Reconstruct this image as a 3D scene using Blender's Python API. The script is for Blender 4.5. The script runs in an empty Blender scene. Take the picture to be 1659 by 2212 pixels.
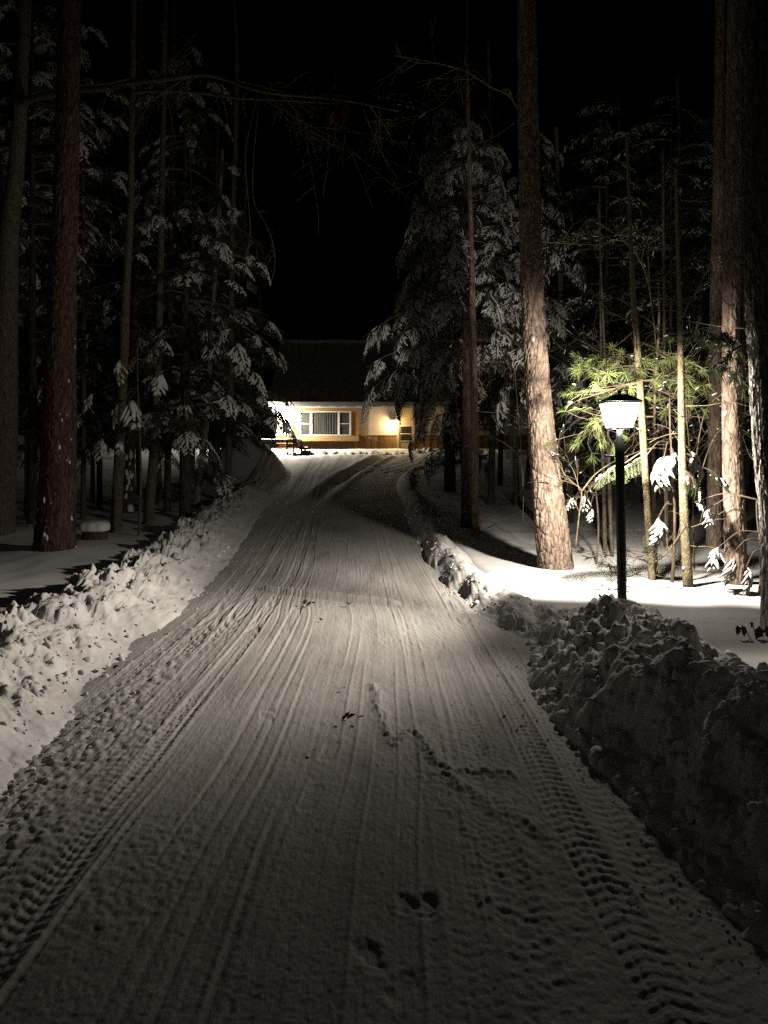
import bpy, math, random
import numpy as np
from mathutils import Vector

random.seed(7)
RNG = np.random.default_rng(7)
scene = bpy.context.scene
col = scene.collection
F = 1690.0; CX = 829.5; HY = 990.0; CAMZ = 1.6          # photo measured in a 1659 x 2212 frame


def at(x, y, Y):
    """a photo point at depth Y -> world"""
    return np.array([(x - CX) / F * Y, Y, CAMZ + (HY - y) / F * Y])


# ------------------------------------------------------------------ noise
def _hash(ix, iy, seed):
    h = (ix.astype(np.int64) * 374761393 + iy.astype(np.int64) * 668265263 + seed * 974711) & 0xFFFFFFFF
    h = ((h ^ (h >> 13)) * 1274126177) & 0xFFFFFFFF
    h = ((h ^ (h >> 16)) * 2246822519) & 0xFFFFFFFF
    h = h ^ (h >> 15)
    return (h & 0xFFFFFF) / float(0x1000000)


def vnoise(x, y, seed=0):
    x = np.asarray(x, float); y = np.asarray(y, float)
    x, y = np.broadcast_arrays(x, y)
    ix = np.floor(x); iy = np.floor(y)
    fx = x - ix; fy = y - iy
    fx = fx * fx * fx * (fx * (fx * 6 - 15) + 10); fy = fy * fy * fy * (fy * (fy * 6 - 15) + 10)
    a = _hash(ix, iy, seed); b = _hash(ix + 1, iy, seed); c = _hash(ix, iy + 1, seed); d = _hash(ix + 1, iy + 1, seed)
    return (a + (b - a) * fx + (c - a) * fy + (a - b - c + d) * fx * fy) * 2 - 1


def fbm(x, y, seed=0, octv=4, gain=0.5):
    s = 0; amp = 1; tot = 0
    for k in range(octv):
        s = s + amp * vnoise(x * 2.03 ** k + 17.3 * k, y * 2.03 ** k - 9.1 * k, seed + k)
        tot += amp; amp *= gain
    return s / tot


def worley(x, y, seed=0, period=None):
    x = np.asarray(x, float); y = np.asarray(y, float)
    ix = np.floor(x); iy = np.floor(y)
    f1 = np.full(x.shape, 9.0); f2 = f1.copy(); cid = np.zeros(x.shape)
    for dx in (-1, 0, 1):
        for dy in (-1, 0, 1):
            cx = ix + dx; cy = iy + dy
            hx = np.mod(cx, period) if period else cx
            px = cx + _hash(hx, cy, seed); py = cy + _hash(hx, cy, seed + 5)
            d = np.sqrt((x - px) ** 2 + (y - py) ** 2)
            new = d < f1
            f2 = np.where(new, f1, np.minimum(f2, d))
            cid = np.where(new, _hash(hx, cy, seed + 9), cid)
            f1 = np.where(new, d, f1)
    return f1, f2, cid


def lumps(x, y, seed, sharp=1.0):
    """heap of tilted blocky clods, 0..1"""
    ix = np.floor(x); iy = np.floor(y)
    best = np.zeros(np.broadcast(x, y).shape)
    for dx in (-1, 0, 1):
        for dy in (-1, 0, 1):
            cx = ix + dx; cy = iy + dy
            px = cx + _hash(cx, cy, seed); py = cy + _hash(cx, cy, seed + 1)
            h = _hash(cx, cy, seed + 2); t1 = _hash(cx, cy, seed + 3) - .5; t2 = _hash(cx, cy, seed + 4) - .5
            r = .35 + .45 * h
            ux = x - px; uy = y - py
            ang = _hash(cx, cy, seed + 6) * 3.1416
            a = ux * np.cos(ang) + uy * np.sin(ang); b = -ux * np.sin(ang) + uy * np.cos(ang)
            dd = np.maximum(np.abs(a), np.abs(b) * 1.25) * .55 + np.sqrt(a * a + b * b) * .45
            prof = np.clip((r - dd) / (r * .45), 0, 1) ** .7
            v = prof * (h * (.55 + t1 * ux * 2.6 + t2 * uy * 2.6) + .15)
            best = np.maximum(best, v)
    return best


def domes(x, y, seed):
    """heap of rounded lumps, about 0..0.5 of a cell high"""
    x, y = np.broadcast_arrays(np.asarray(x, float), np.asarray(y, float))
    x = x + .18 * vnoise(x * 2.3, y * 2.3, seed + 11); y = y + .18 * vnoise(x * 2.1 + 7, y * 2.1, seed + 12)
    ix = np.floor(x); iy = np.floor(y)
    best = np.zeros(x.shape)
    for dx in (-1, 0, 1):
        for dy in (-1, 0, 1):
            cx = ix + dx; cy = iy + dy
            px = cx + _hash(cx, cy, seed); py = cy + _hash(cx, cy, seed + 1)
            r = .38 + .42 * _hash(cx, cy, seed + 2); t1 = _hash(cx, cy, seed + 3) - .5; t2 = _hash(cx, cy, seed + 4) - .5
            ux = x - px; uy = y - py
            v = np.sqrt(np.clip(1 - (ux * ux + uy * uy) / (r * r), 0, 1)) * r * .75 * (1 + 1.1 * (t1 * ux + t2 * uy))
            best = np.maximum(best, v)
    return best


def masked(fun, w, X, Y, thr=.004):
    out = np.zeros(np.broadcast(X, Y).shape); m = np.broadcast_to(w, out.shape) > thr
    if m.any(): out[m] = fun(np.broadcast_to(X, out.shape)[m], np.broadcast_to(Y, out.shape)[m])
    return out


def sstep(a, b, x):
    t = np.clip((x - a) / (b - a), 0, 1)
    return t * t * (3 - 2 * t)


def smooth_table(pts, lo, hi, sig):
    xs = np.linspace(lo, hi, 3000)
    p = np.array(pts, float)
    ys = np.interp(xs, p[:, 0], p[:, 1])
    dx = xs[1] - xs[0]
    n = int(3 * sig / dx)
    k = np.exp(-.5 * (np.arange(-n, n + 1) * dx / sig) ** 2); k /= k.sum()
    yp = np.pad(ys, n, mode='edge')
    return xs, np.convolve(yp, k, 'valid')


_rise = smooth_table([(-60, 0), (8, 0), (10.5, .02), (15, .18), (20, .40), (26, .74), (30, 1.15), (34, 1.72), (37, 1.88), (45, 2.0), (120, 2.6)], -60, 120, 1.2)
_lx = smooth_table([(-10, -1.6), (0, -1.7), (3.7, -1.82), (5, -1.9), (6.3, -2.05), (10, -2.13), (17.5, -2.8), (28, -3.15), (31, -3.8), (34, -4.6), (40, -5)], -10, 60, .7)
_rx = smooth_table([(-10, 1.35), (0, 1.3), (2.2, 1.25), (3, 1.17), (4.1, 1.03), (5.3, .97), (6.0, 1.08), (6.7, 1.22), (7.6, .98), (8.5, .85), (10.8, .70), (15, .53), (20, .48), (26, .36), (29, .7), (31, 2.4), (34, 4.6), (40, 5)], -10, 60, .25)
rise = lambda Y: np.interp(Y, *_rise)
LX = lambda Y: np.interp(Y, *_lx)
RX = lambda Y: np.interp(Y, *_rx)
MOUNDS = []                      # (x, y, radius, height) snow heaped against trunks


def woods(X, Y):
    """snow surface of the woods"""
    z = rise(Y) + .17 + .05 * fbm(X * .45, Y * .45, 11, 3) + .02 * fbm(X * 1.7, Y * 1.7, 12, 2)
    z = z + 1.35 * np.exp(-((X + 4.95) / 1.15) ** 2 - ((Y - 27.5) / 2.6) ** 2)
    return z


# ------------------------------------------------------------------ mesh builder
class MB:
    def __init__(s):
        s.v = []; s.f = []; s.m = []; s.n = 0

    def add(s, V, Fc, mi=0):
        V = np.asarray(V, np.float32); Fc = np.asarray(Fc, np.int64)
        if len(V) == 0 or len(Fc) == 0: return
        s.v.append(V); s.f.append(Fc + s.n); s.m.append(np.full(len(Fc), mi, np.int32)); s.n += len(V)

    def box(s, lo, hi, mi=0):
        x0, y0, z0 = lo; x1, y1, z1 = hi
        V = [(x0, y0, z0), (x1, y0, z0), (x1, y1, z0), (x0, y1, z0), (x0, y0, z1), (x1, y0, z1), (x1, y1, z1), (x0, y1, z1)]
        s.add(V, [(0, 3, 2, 1), (4, 5, 6, 7), (0, 1, 5, 4), (1, 2, 6, 5), (2, 3, 7, 6), (3, 0, 4, 7)], mi)

    def tube(s, P, R, n=6, mi=0, cap=True, flat=1.0):
        V, Fc, caps = tube_arrays(P, R, n, flat)
        base = s.n
        s.add(V, Fc, mi)
        if cap:
            k = len(P)
            c = s.n
            s.v.append(np.array([P[0], P[-1]], np.float32)); s.n += 2
            i = np.arange(n)
            t0 = np.stack([np.full(n, c), base + (i + 1) % n, base + i], 1)
            t1 = np.stack([np.full(n, c + 1), base + (k - 1) * n + i, base + (k - 1) * n + (i + 1) % n], 1)
            s.f.append(np.concatenate([t0, t1])); s.m.append(np.full(2 * n, mi, np.int32))

    def build(s, name, mats, parent=None, smooth=True, origin=None):
        if not isinstance(mats, (list, tuple)): mats = [mats]
        V = np.concatenate(s.v) if s.v else np.zeros((0, 3), np.float32)
        if parent is not None: o3 = root_loc(parent)
        else: o3 = np.array(origin if origin is not None else (0, 0, 0), float)
        V = V - o3.astype(np.float32)
        me = bpy.data.meshes.new(name)
        me.vertices.add(len(V)); me.vertices.foreach_set('co', np.ascontiguousarray(V, np.float32).ravel())
        tot = np.concatenate([np.full(len(f), f.shape[1], np.int32) for f in s.f])
        idx = np.concatenate([f.ravel() for f in s.f]).astype(np.int32)
        st = np.concatenate([[0], np.cumsum(tot)[:-1]]).astype(np.int32)
        me.loops.add(len(idx)); me.loops.foreach_set('vertex_index', idx)
        me.polygons.add(len(tot)); me.polygons.foreach_set('loop_start', st)
        me.polygons.foreach_set('material_index', np.concatenate(s.m))
        me.polygons.foreach_set('use_smooth', np.full(len(tot), smooth))
        me.update(calc_edges=True)
        for m in mats: me.materials.append(m)
        o = bpy.data.objects.new(name, me); col.objects.link(o)
        if parent is not None: o.parent = parent
        else: o.location = o3
        return o


def root_loc(o):
    while o.parent is not None: o = o.parent
    return np.array(o.location)


def frames(P):
    P = np.asarray(P, float)
    T = np.gradient(P, axis=0); T /= np.linalg.norm(T, axis=1, keepdims=True) + 1e-12
    ref = np.array([0, 0, 1.0]) if abs(T[:, 2]).mean() < .7 else np.array([0, 1.0, 0])
    S = np.cross(T, ref); S /= np.linalg.norm(S, axis=1, keepdims=True) + 1e-12
    U = np.cross(S, T)
    return T, S, U


def tube_arrays(P, R, n, flat=1.0):
    P = np.asarray(P, float); k = len(P)
    R = np.broadcast_to(np.asarray(R, float), (k,))
    T, S, U = frames(P)
    a = np.arange(n) * 2 * np.pi / n
    V = P[:, None, :] + R[:, None, None] * (np.cos(a)[None, :, None] * S[:, None, :] + flat * np.sin(a)[None, :, None] * U[:, None, :])
    i = np.arange(k - 1)[:, None] * n; j = np.arange(n)[None, :]; j2 = (j + 1) % n
    Fc = np.stack([i + j, i + j2, i + n + j2, i + n + j], -1).reshape(-1, 4)
    return V.reshape(-1, 3), Fc, None


def spline(P, n):
    """smooth curve through points"""
    P = np.asarray(P, float)
    if len(P) < 3:
        t = np.linspace(0, 1, n)[:, None]
        return P[0] * (1 - t) + P[-1] * t
    Q = np.vstack([2 * P[0] - P[1], P, 2 * P[-1] - P[-2]])
    out = []
    ts = np.linspace(0, len(P) - 1 - 1e-9, n)
    for t in ts:
        i = int(t); u = t - i
        p0, p1, p2, p3 = Q[i], Q[i + 1], Q[i + 2], Q[i + 3]
        out.append(.5 * (2 * p1 + (p2 - p0) * u + (2 * p0 - 5 * p1 + 4 * p2 - p3) * u * u + (3 * p1 - p0 - 3 * p2 + p3) * u ** 3))
    return np.array(out)


def grid_faces(nr, nc):
    i = np.arange(nr - 1)[:, None] * nc; j = np.arange(nc - 1)[None, :]
    return np.stack([i + j, i + j + 1, i + nc + j + 1, i + nc + j], -1).reshape(-1, 4)


# ------------------------------------------------------------------ things
def thing(name, label, cat, loc, group=None):
    o = bpy.data.objects.new(name, None); o.empty_display_size = .2; col.objects.link(o)
    o.location = Vector([float(c) for c in loc]); o['label'] = label; o['category'] = cat
    if group: o['group'] = group
    return o


def tag(o, label=None, cat=None, group=None, kind=None):
    if label: o['label'] = label
    if cat: o['category'] = cat
    if group: o['group'] = group
    if kind: o['kind'] = kind
    return o


# ------------------------------------------------------------------ materials
def mat(name, color, rough=.8, spec=.3, tex=None, metal=0.0):
    m = bpy.data.materials.new(name); m.use_nodes = True
    nt = m.node_tree; b = nt.nodes['Principled BSDF']
    b.inputs['Base Color'].default_value = (*color, 1); b.inputs['Roughness'].default_value = rough
    b.inputs['Specular IOR Level'].default_value = spec; b.inputs['Metallic'].default_value = metal
    if tex: tex(nt, b)
    return m


def N(nt, typ, **kw):
    n = nt.nodes.new(typ)
    for k, v in kw.items():
        if k in n.inputs: n.inputs[k].default_value = v
        else: setattr(n, k, v)
    return n


def ramp(nt, stops):
    r = nt.nodes.new('ShaderNodeValToRGB'); e = r.color_ramp.elements
    while len(e) > 1: e.remove(e[-1])
    e[0].position = stops[0][0]; e[0].color = (*stops[0][1], 1)
    for p, c in stops[1:]:
        k = e.new(p); k.color = (*c, 1)
    return r


def noise_tex(scale_vec, nscale, stops, bump=0.0, bump_scale=None, detail=5, bdist=.02, coord='Object', wave=None):
    def f(nt, b):
        tc = N(nt, 'ShaderNodeTexCoord'); mp = N(nt, 'ShaderNodeMapping')
        mp.inputs['Scale'].default_value = scale_vec
        nt.links.new(tc.outputs[coord], mp.inputs['Vector'])
        n1 = N(nt, 'ShaderNodeTexNoise', Scale=nscale, Detail=detail, Roughness=.6)
        nt.links.new(mp.outputs[0], n1.inputs['Vector'])
        r = ramp(nt, stops); nt.links.new(n1.outputs['Fac'], r.inputs['Fac'])
        nt.links.new(r.outputs['Color'], b.inputs['Base Color'])
        if bump:
            n2 = N(nt, 'ShaderNodeTexNoise', Scale=bump_scale or nscale * 2, Detail=6, Roughness=.65)
            nt.links.new(mp.outputs[0], n2.inputs['Vector'])
            bp = N(nt, 'ShaderNodeBump', Strength=bump, Distance=bdist)
            nt.links.new(n2.outputs['Fac'], bp.inputs['Height']); nt.links.new(bp.outputs[0], b.inputs['Normal'])
    return f


M = {}
M['snow'] = mat('fresh_snow', (.82, .81, .80), .75, .25, noise_tex((1, 1, 1), 3, [(.3, (.76, .75, .74)), (.7, (.85, .845, .84))], .35, 60, bdist=.012))
M['bank'] = mat('plowed_snow', (.78, .77, .75), .8, .2, noise_tex((1, 1, 1), 2.4, [(.3, (.66, .645, .62)), (.55, (.80, .79, .77)), (.75, (.85, .845, .83))], .3, 40, bdist=.012))
M['road'] = mat('packed_snow', (.6, .58, .55), .8, .2, noise_tex((1.6, .35, 1), 2.2, [(.25, (.33, .31, .285)), (.45, (.48, .465, .44)), (.7, (.57, .555, .53))], .55, 55, bdist=.008, detail=8))
M['tsnow'] = mat('clinging_snow', (.84, .83, .82), .8, .2)


def bark_mat(name, dark, mid, light, zs=.22, sc=16, bump=.8):
    def f(nt, b):
        tc = N(nt, 'ShaderNodeTexCoord'); mp = N(nt, 'ShaderNodeMapping'); mp.inputs['Scale'].default_value = (1, 1, zs)
        nt.links.new(tc.outputs['Object'], mp.inputs['Vector'])
        vo = N(nt, 'ShaderNodeTexVoronoi', feature='DISTANCE_TO_EDGE', Scale=sc)
        n0 = N(nt, 'ShaderNodeTexNoise', Scale=7, Detail=4)
        nt.links.new(mp.outputs[0], n0.inputs['Vector'])
        mx = N(nt, 'ShaderNodeVectorMath', operation='MULTIPLY_ADD'); mx.inputs[1].default_value = (.22, .22, .22)
        nt.links.new(n0.outputs['Color'], mx.inputs[0]); nt.links.new(mp.outputs[0], mx.inputs[2])
        nt.links.new(mx.outputs[0], vo.inputs['Vector'])
        n1 = N(nt, 'ShaderNodeTexNoise', Scale=22, Detail=6, Roughness=.7); nt.links.new(mp.outputs[0], n1.inputs['Vector'])
        ml = N(nt, 'ShaderNodeMath', operation='MULTIPLY_ADD'); ml.inputs[1].default_value = 2.2
        sb = N(nt, 'ShaderNodeMath', operation='MULTIPLY_ADD'); sb.inputs[1].default_value = 1.0; sb.inputs[2].default_value = -.28
        nt.links.new(n1.outputs['Fac'], sb.inputs[0])
        nt.links.new(vo.outputs['Distance'], ml.inputs[0]); nt.links.new(sb.outputs[0], ml.inputs[2])
        r = ramp(nt, [(.08, dark), (.32, mid), (.7, light)])
        nt.links.new(ml.outputs[0], r.inputs['Fac']); nt.links.new(r.outputs['Color'], b.inputs['Base Color'])
        bp = N(nt, 'ShaderNodeBump', Strength=bump, Distance=.015)
        nt.links.new(ml.outputs[0], bp.inputs['Height']); nt.links.new(bp.outputs[0], b.inputs['Normal'])
    return mat(name, mid, .9, .1, f)


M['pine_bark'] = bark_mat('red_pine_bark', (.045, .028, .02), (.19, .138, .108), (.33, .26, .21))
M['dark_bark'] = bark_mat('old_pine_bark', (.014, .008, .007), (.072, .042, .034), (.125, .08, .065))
M['grey_bark'] = bark_mat('grey_bark', (.03, .025, .018), (.10, .083, .062), (.17, .145, .11), .3, 26, .5)
M['sap_bark'] = bark_mat('sapling_bark', (.07, .055, .03), (.19, .155, .095), (.28, .24, .155), .5, 24, .35)
M['lit_bark'] = bark_mat('lit_flaking_bark', (.03, .027, .022), (.28, .26, .23), (.62, .6, .56), .16, 22, 1.0)  # pale tone paints the lamplight on the right-edge trunk
M['black_bark'] = bark_mat('shaded_bark', (.012, .01, .009), (.05, .042, .036), (.09, .075, .06))  # dark conifer bark; also paints the shaded side of the right-edge trunk
M['twig'] = mat('twig_wood', (.13, .10, .07), .9, .1, noise_tex((1, 1, 1), 12, [(.3, (.08, .06, .045)), (.7, (.18, .145, .105))]))


def leafy(name, c1, c2, trans=.35):
    m = bpy.data.materials.new(name); m.use_nodes = True
    nt = m.node_tree; b = nt.nodes['Principled BSDF']; out = nt.nodes['Material Output']
    tc = N(nt, 'ShaderNodeTexCoord'); n1 = N(nt, 'ShaderNodeTexNoise', Scale=5.0, Detail=3)
    nt.links.new(tc.outputs['Object'], n1.inputs['Vector'])
    r = ramp(nt, [(.35, c1), (.65, c2)]); nt.links.new(n1.outputs['Fac'], r.inputs['Fac'])
    nt.links.new(r.outputs['Color'], b.inputs['Base Color']); b.inputs['Roughness'].default_value = .6
    b.inputs['Specular IOR Level'].default_value = .25
    t = N(nt, 'ShaderNodeBsdfTranslucent'); nt.links.new(r.outputs['Color'], t.inputs['Color'])
    mx = N(nt, 'ShaderNodeMixShader', Fac=trans)
    nt.links.new(b.outputs[0], mx.inputs[1]); nt.links.new(t.outputs[0], mx.inputs[2]); nt.links.new(mx.outputs[0], out.inputs['Surface'])
    return m


M['hemlock'] = leafy('hemlock_needles', (.022, .035, .014), (.05, .068, .028))
M['spruce'] = leafy('spruce_needles', (.028, .042, .018), (.065, .08, .038))
M['wpine'] = leafy('white_pine_needles', (.14, .19, .06), (.29, .34, .13), .4)
M['dryleaf'] = leafy('dry_oak_leaf', (.05, .014, .01), (.09, .03, .018), .2)
M['brownleaf'] = leafy('brown_leaf', (.05, .022, .012), (.12, .055, .025), .2)
M['black_metal'] = mat('black_painted_metal', (.012, .012, .012), .55, .15, noise_tex((1, 1, 1), 30, [(.3, (.005, .005, .005)), (.7, (.011, .011, .011))]))
M['cream'] = mat('cream_stucco', (.58, .53, .45), .85, .2, noise_tex((1, 1, 1), 4, [(.3, (.55, .50, .42)), (.7, (.62, .57, .48))], .3, 60))
M['ochre'] = mat('ochre_boards', (.42, .24, .09), .75, .2, noise_tex((4, 4, .4), 5, [(.3, (.29, .15, .055)), (.7, (.38, .21, .085))]))
M['ledge'] = mat('tan_ledge', (.45, .29, .13), .75, .2, noise_tex((.5, 4, 4), 5, [(.3, (.40, .25, .11)), (.7, (.48, .32, .15))]))
M['white'] = mat('white_trim', (.75, .73, .68), .6, .3, noise_tex((1, 1, 1), 8, [(.3, (.70, .68, .63)), (.7, (.78, .76, .71))]))
M['door'] = mat('cream_door', (.5, .40, .25), .6, .3, noise_tex((1, 1, 1), 5, [(.3, (.46, .36, .22)), (.7, (.54, .44, .28))]))
M['curtain'] = mat('curtain', (.09, .09, .08), .9, .1, noise_tex((9, 9, .3), 5, [(.3, (.018, .018, .016)), (.7, (.07, .07, .062))]))
M['room'] = mat('dark_room', (.02, .02, .018), .9, .1)
M['glass'] = mat('window_glass', (.02, .022, .02), .08, .5)
M['deckwood'] = mat('weathered_wood', (.12, .075, .045), .85, .2, noise_tex((6, 6, .8), 5, [(.3, (.08, .05, .03)), (.7, (.16, .105, .065))]))
M['shingle'] = mat('roof_shingles', (.06, .055, .05), .9, .2, noise_tex((1, 1, 1), 6, [(.3, (.34, .33, .32)), (.7, (.5, .49, .475))], .4, 30))


def siding(nt, b):
    tc = N(nt, 'ShaderNodeTexCoord'); sp = N(nt, 'ShaderNodeSeparateXYZ'); nt.links.new(tc.outputs['Object'], sp.inputs[0])
    ml = N(nt, 'ShaderNodeMath', operation='MULTIPLY'); ml.inputs[1].default_value = 1 / .30
    nt.links.new(sp.outputs['X'], ml.inputs[0])
    fl = N(nt, 'ShaderNodeMath', operation='FLOOR'); nt.links.new(ml.outputs[0], fl.inputs[0])
    wn = N(nt, 'ShaderNodeTexWhiteNoise', noise_dimensions='1D'); nt.links.new(fl.outputs[0], wn.inputs['W'])
    r = ramp(nt, [(0, (.13, .065, .027)), (.5, (.20, .105, .045)), (1, (.27, .16, .075))])
    mp = N(nt, 'ShaderNodeMapping'); mp.inputs['Scale'].default_value = (9, 9, .6); nt.links.new(tc.outputs['Object'], mp.inputs[0])
    nz = N(nt, 'ShaderNodeTexNoise', Scale=4, Detail=5); nt.links.new(mp.outputs[0], nz.inputs['Vector'])
    ad = N(nt, 'ShaderNodeMath', operation='MULTIPLY_ADD'); ad.inputs[1].default_value = .6; 
    s2 = N(nt, 'ShaderNodeMath', operation='SUBTRACT'); s2.inputs[1].default_value = .3
    nt.links.new(nz.outputs['Fac'], ad.inputs[0]); nt.links.new(wn.outputs['Value'], s2.inputs[0]); nt.links.new(s2.outputs[0], ad.inputs[2])
    nt.links.new(ad.outputs[0], r.inputs['Fac']); nt.links.new(r.outputs['Color'], b.inputs['Base Color'])


M['siding'] = mat('brown_board_siding', (.2, .11, .05), .8, .2, siding)


def emit(name, color, strength, transparent=True):
    m = bpy.data.materials.new(name); m.use_nodes = True
    nt = m.node_tree; nt.nodes.remove(nt.nodes['Principled BSDF']); out = nt.nodes['Material Output']
    e = N(nt, 'ShaderNodeEmission', Strength=strength); e.inputs['Color'].default_value = (*color, 1)
    if transparent:
        t = N(nt, 'ShaderNodeBsdfTransparent'); a = N(nt, 'ShaderNodeAddShader')
        nt.links.new(e.outputs[0], a.inputs[0]); nt.links.new(t.outputs[0], a.inputs[1]); nt.links.new(a.outputs[0], out.inputs['Surface'])
    else: nt.links.new(e.outputs[0], out.inputs['Surface'])
    m.cycles.emission_sampling = 'NONE'      # the lamps inside carry the light
    return m


WARM = (1.0, .90, .77)
M['lamp_glass'] = emit('lit_frosted_glass', (1, .97, .90), 1.15)
M['bulb'] = emit('lit_bulb', (1, .95, .86), 1.2, True)
M['globe'] = emit('lit_wall_lamp', (1, .97, .9), 1.6)
M['amber'] = emit('lit_amber_lamp', (1, .8, .45), 1.6)

# ------------------------------------------------------------------ ground of the woods
def nonuni(pts):
    out = [pts[0][0]]
    for (a, b, step) in pts:
        n = max(1, int(round((b - a) / step))); out += list(np.linspace(a, b, n + 1)[1:])
    return np.array(out)


trunk_spots = [(-4.6, 11.3, .8, .10), (2.15, 9.75, .45, .03), (3.9, 8.7, .45, .04), (-6.4, 13.5, .9, .12)]


def ground_z(X, Y):
    z = woods(X, Y)
    for (mx, my, r, h) in trunk_spots:
        z = z + h * np.exp(-((X - mx) ** 2 + (Y - my) ** 2) / r ** 2)
    inside = sstep(-.75, -.35, X - LX(Y)) * (1 - sstep(.2, .55, X - RX(Y))) * (1 - sstep(35.3, 36.0, Y))
    return z * (1 - inside) + (rise(Y) - .16) * inside


gx = nonuni([(-90, -30, 4), (-30, -10, .6), (-10, -5, .15), (-5, 5, .07), (5, 10, .12), (10, 30, .6), (30, 90, 4)])
gy = nonuni([(-25, 0, .8), (0, 2, .2), (2, 15, .07), (15, 24, .15), (24, 45, .3), (45, 140, 4)])
XX, YY = np.meshgrid(gx, gy)
mb = MB(); mb.add(np.stack([XX, YY, ground_z(XX, YY)], -1).reshape(-1, 3), grid_faces(len(gy), len(gx)))
tag(mb.build('snow_ground', M['snow']), kind='structure')


# ------------------------------------------------------------------ driveway
def seg_dist(X, Y, pts):
    d = np.full(X.shape, 99.0)
    for (a, b) in zip(pts[:-1], pts[1:]):
        ax, ay = a; bx, by = b
        t = np.clip(((X - ax) * (bx - ax) + (Y - ay) * (by - ay)) / ((bx - ax) ** 2 + (by - ay) ** 2 + 1e-9), 0, 1)
        d = np.minimum(d, np.hypot(X - ax - t * (bx - ax), Y - ay - t * (by - ay)))
    return d


def gp(x, y):
    """photo point lying on the near flat drive"""
    Y = CAMZ * F / (y - HY); return ((x - CX) / F * Y, Y)


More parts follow.
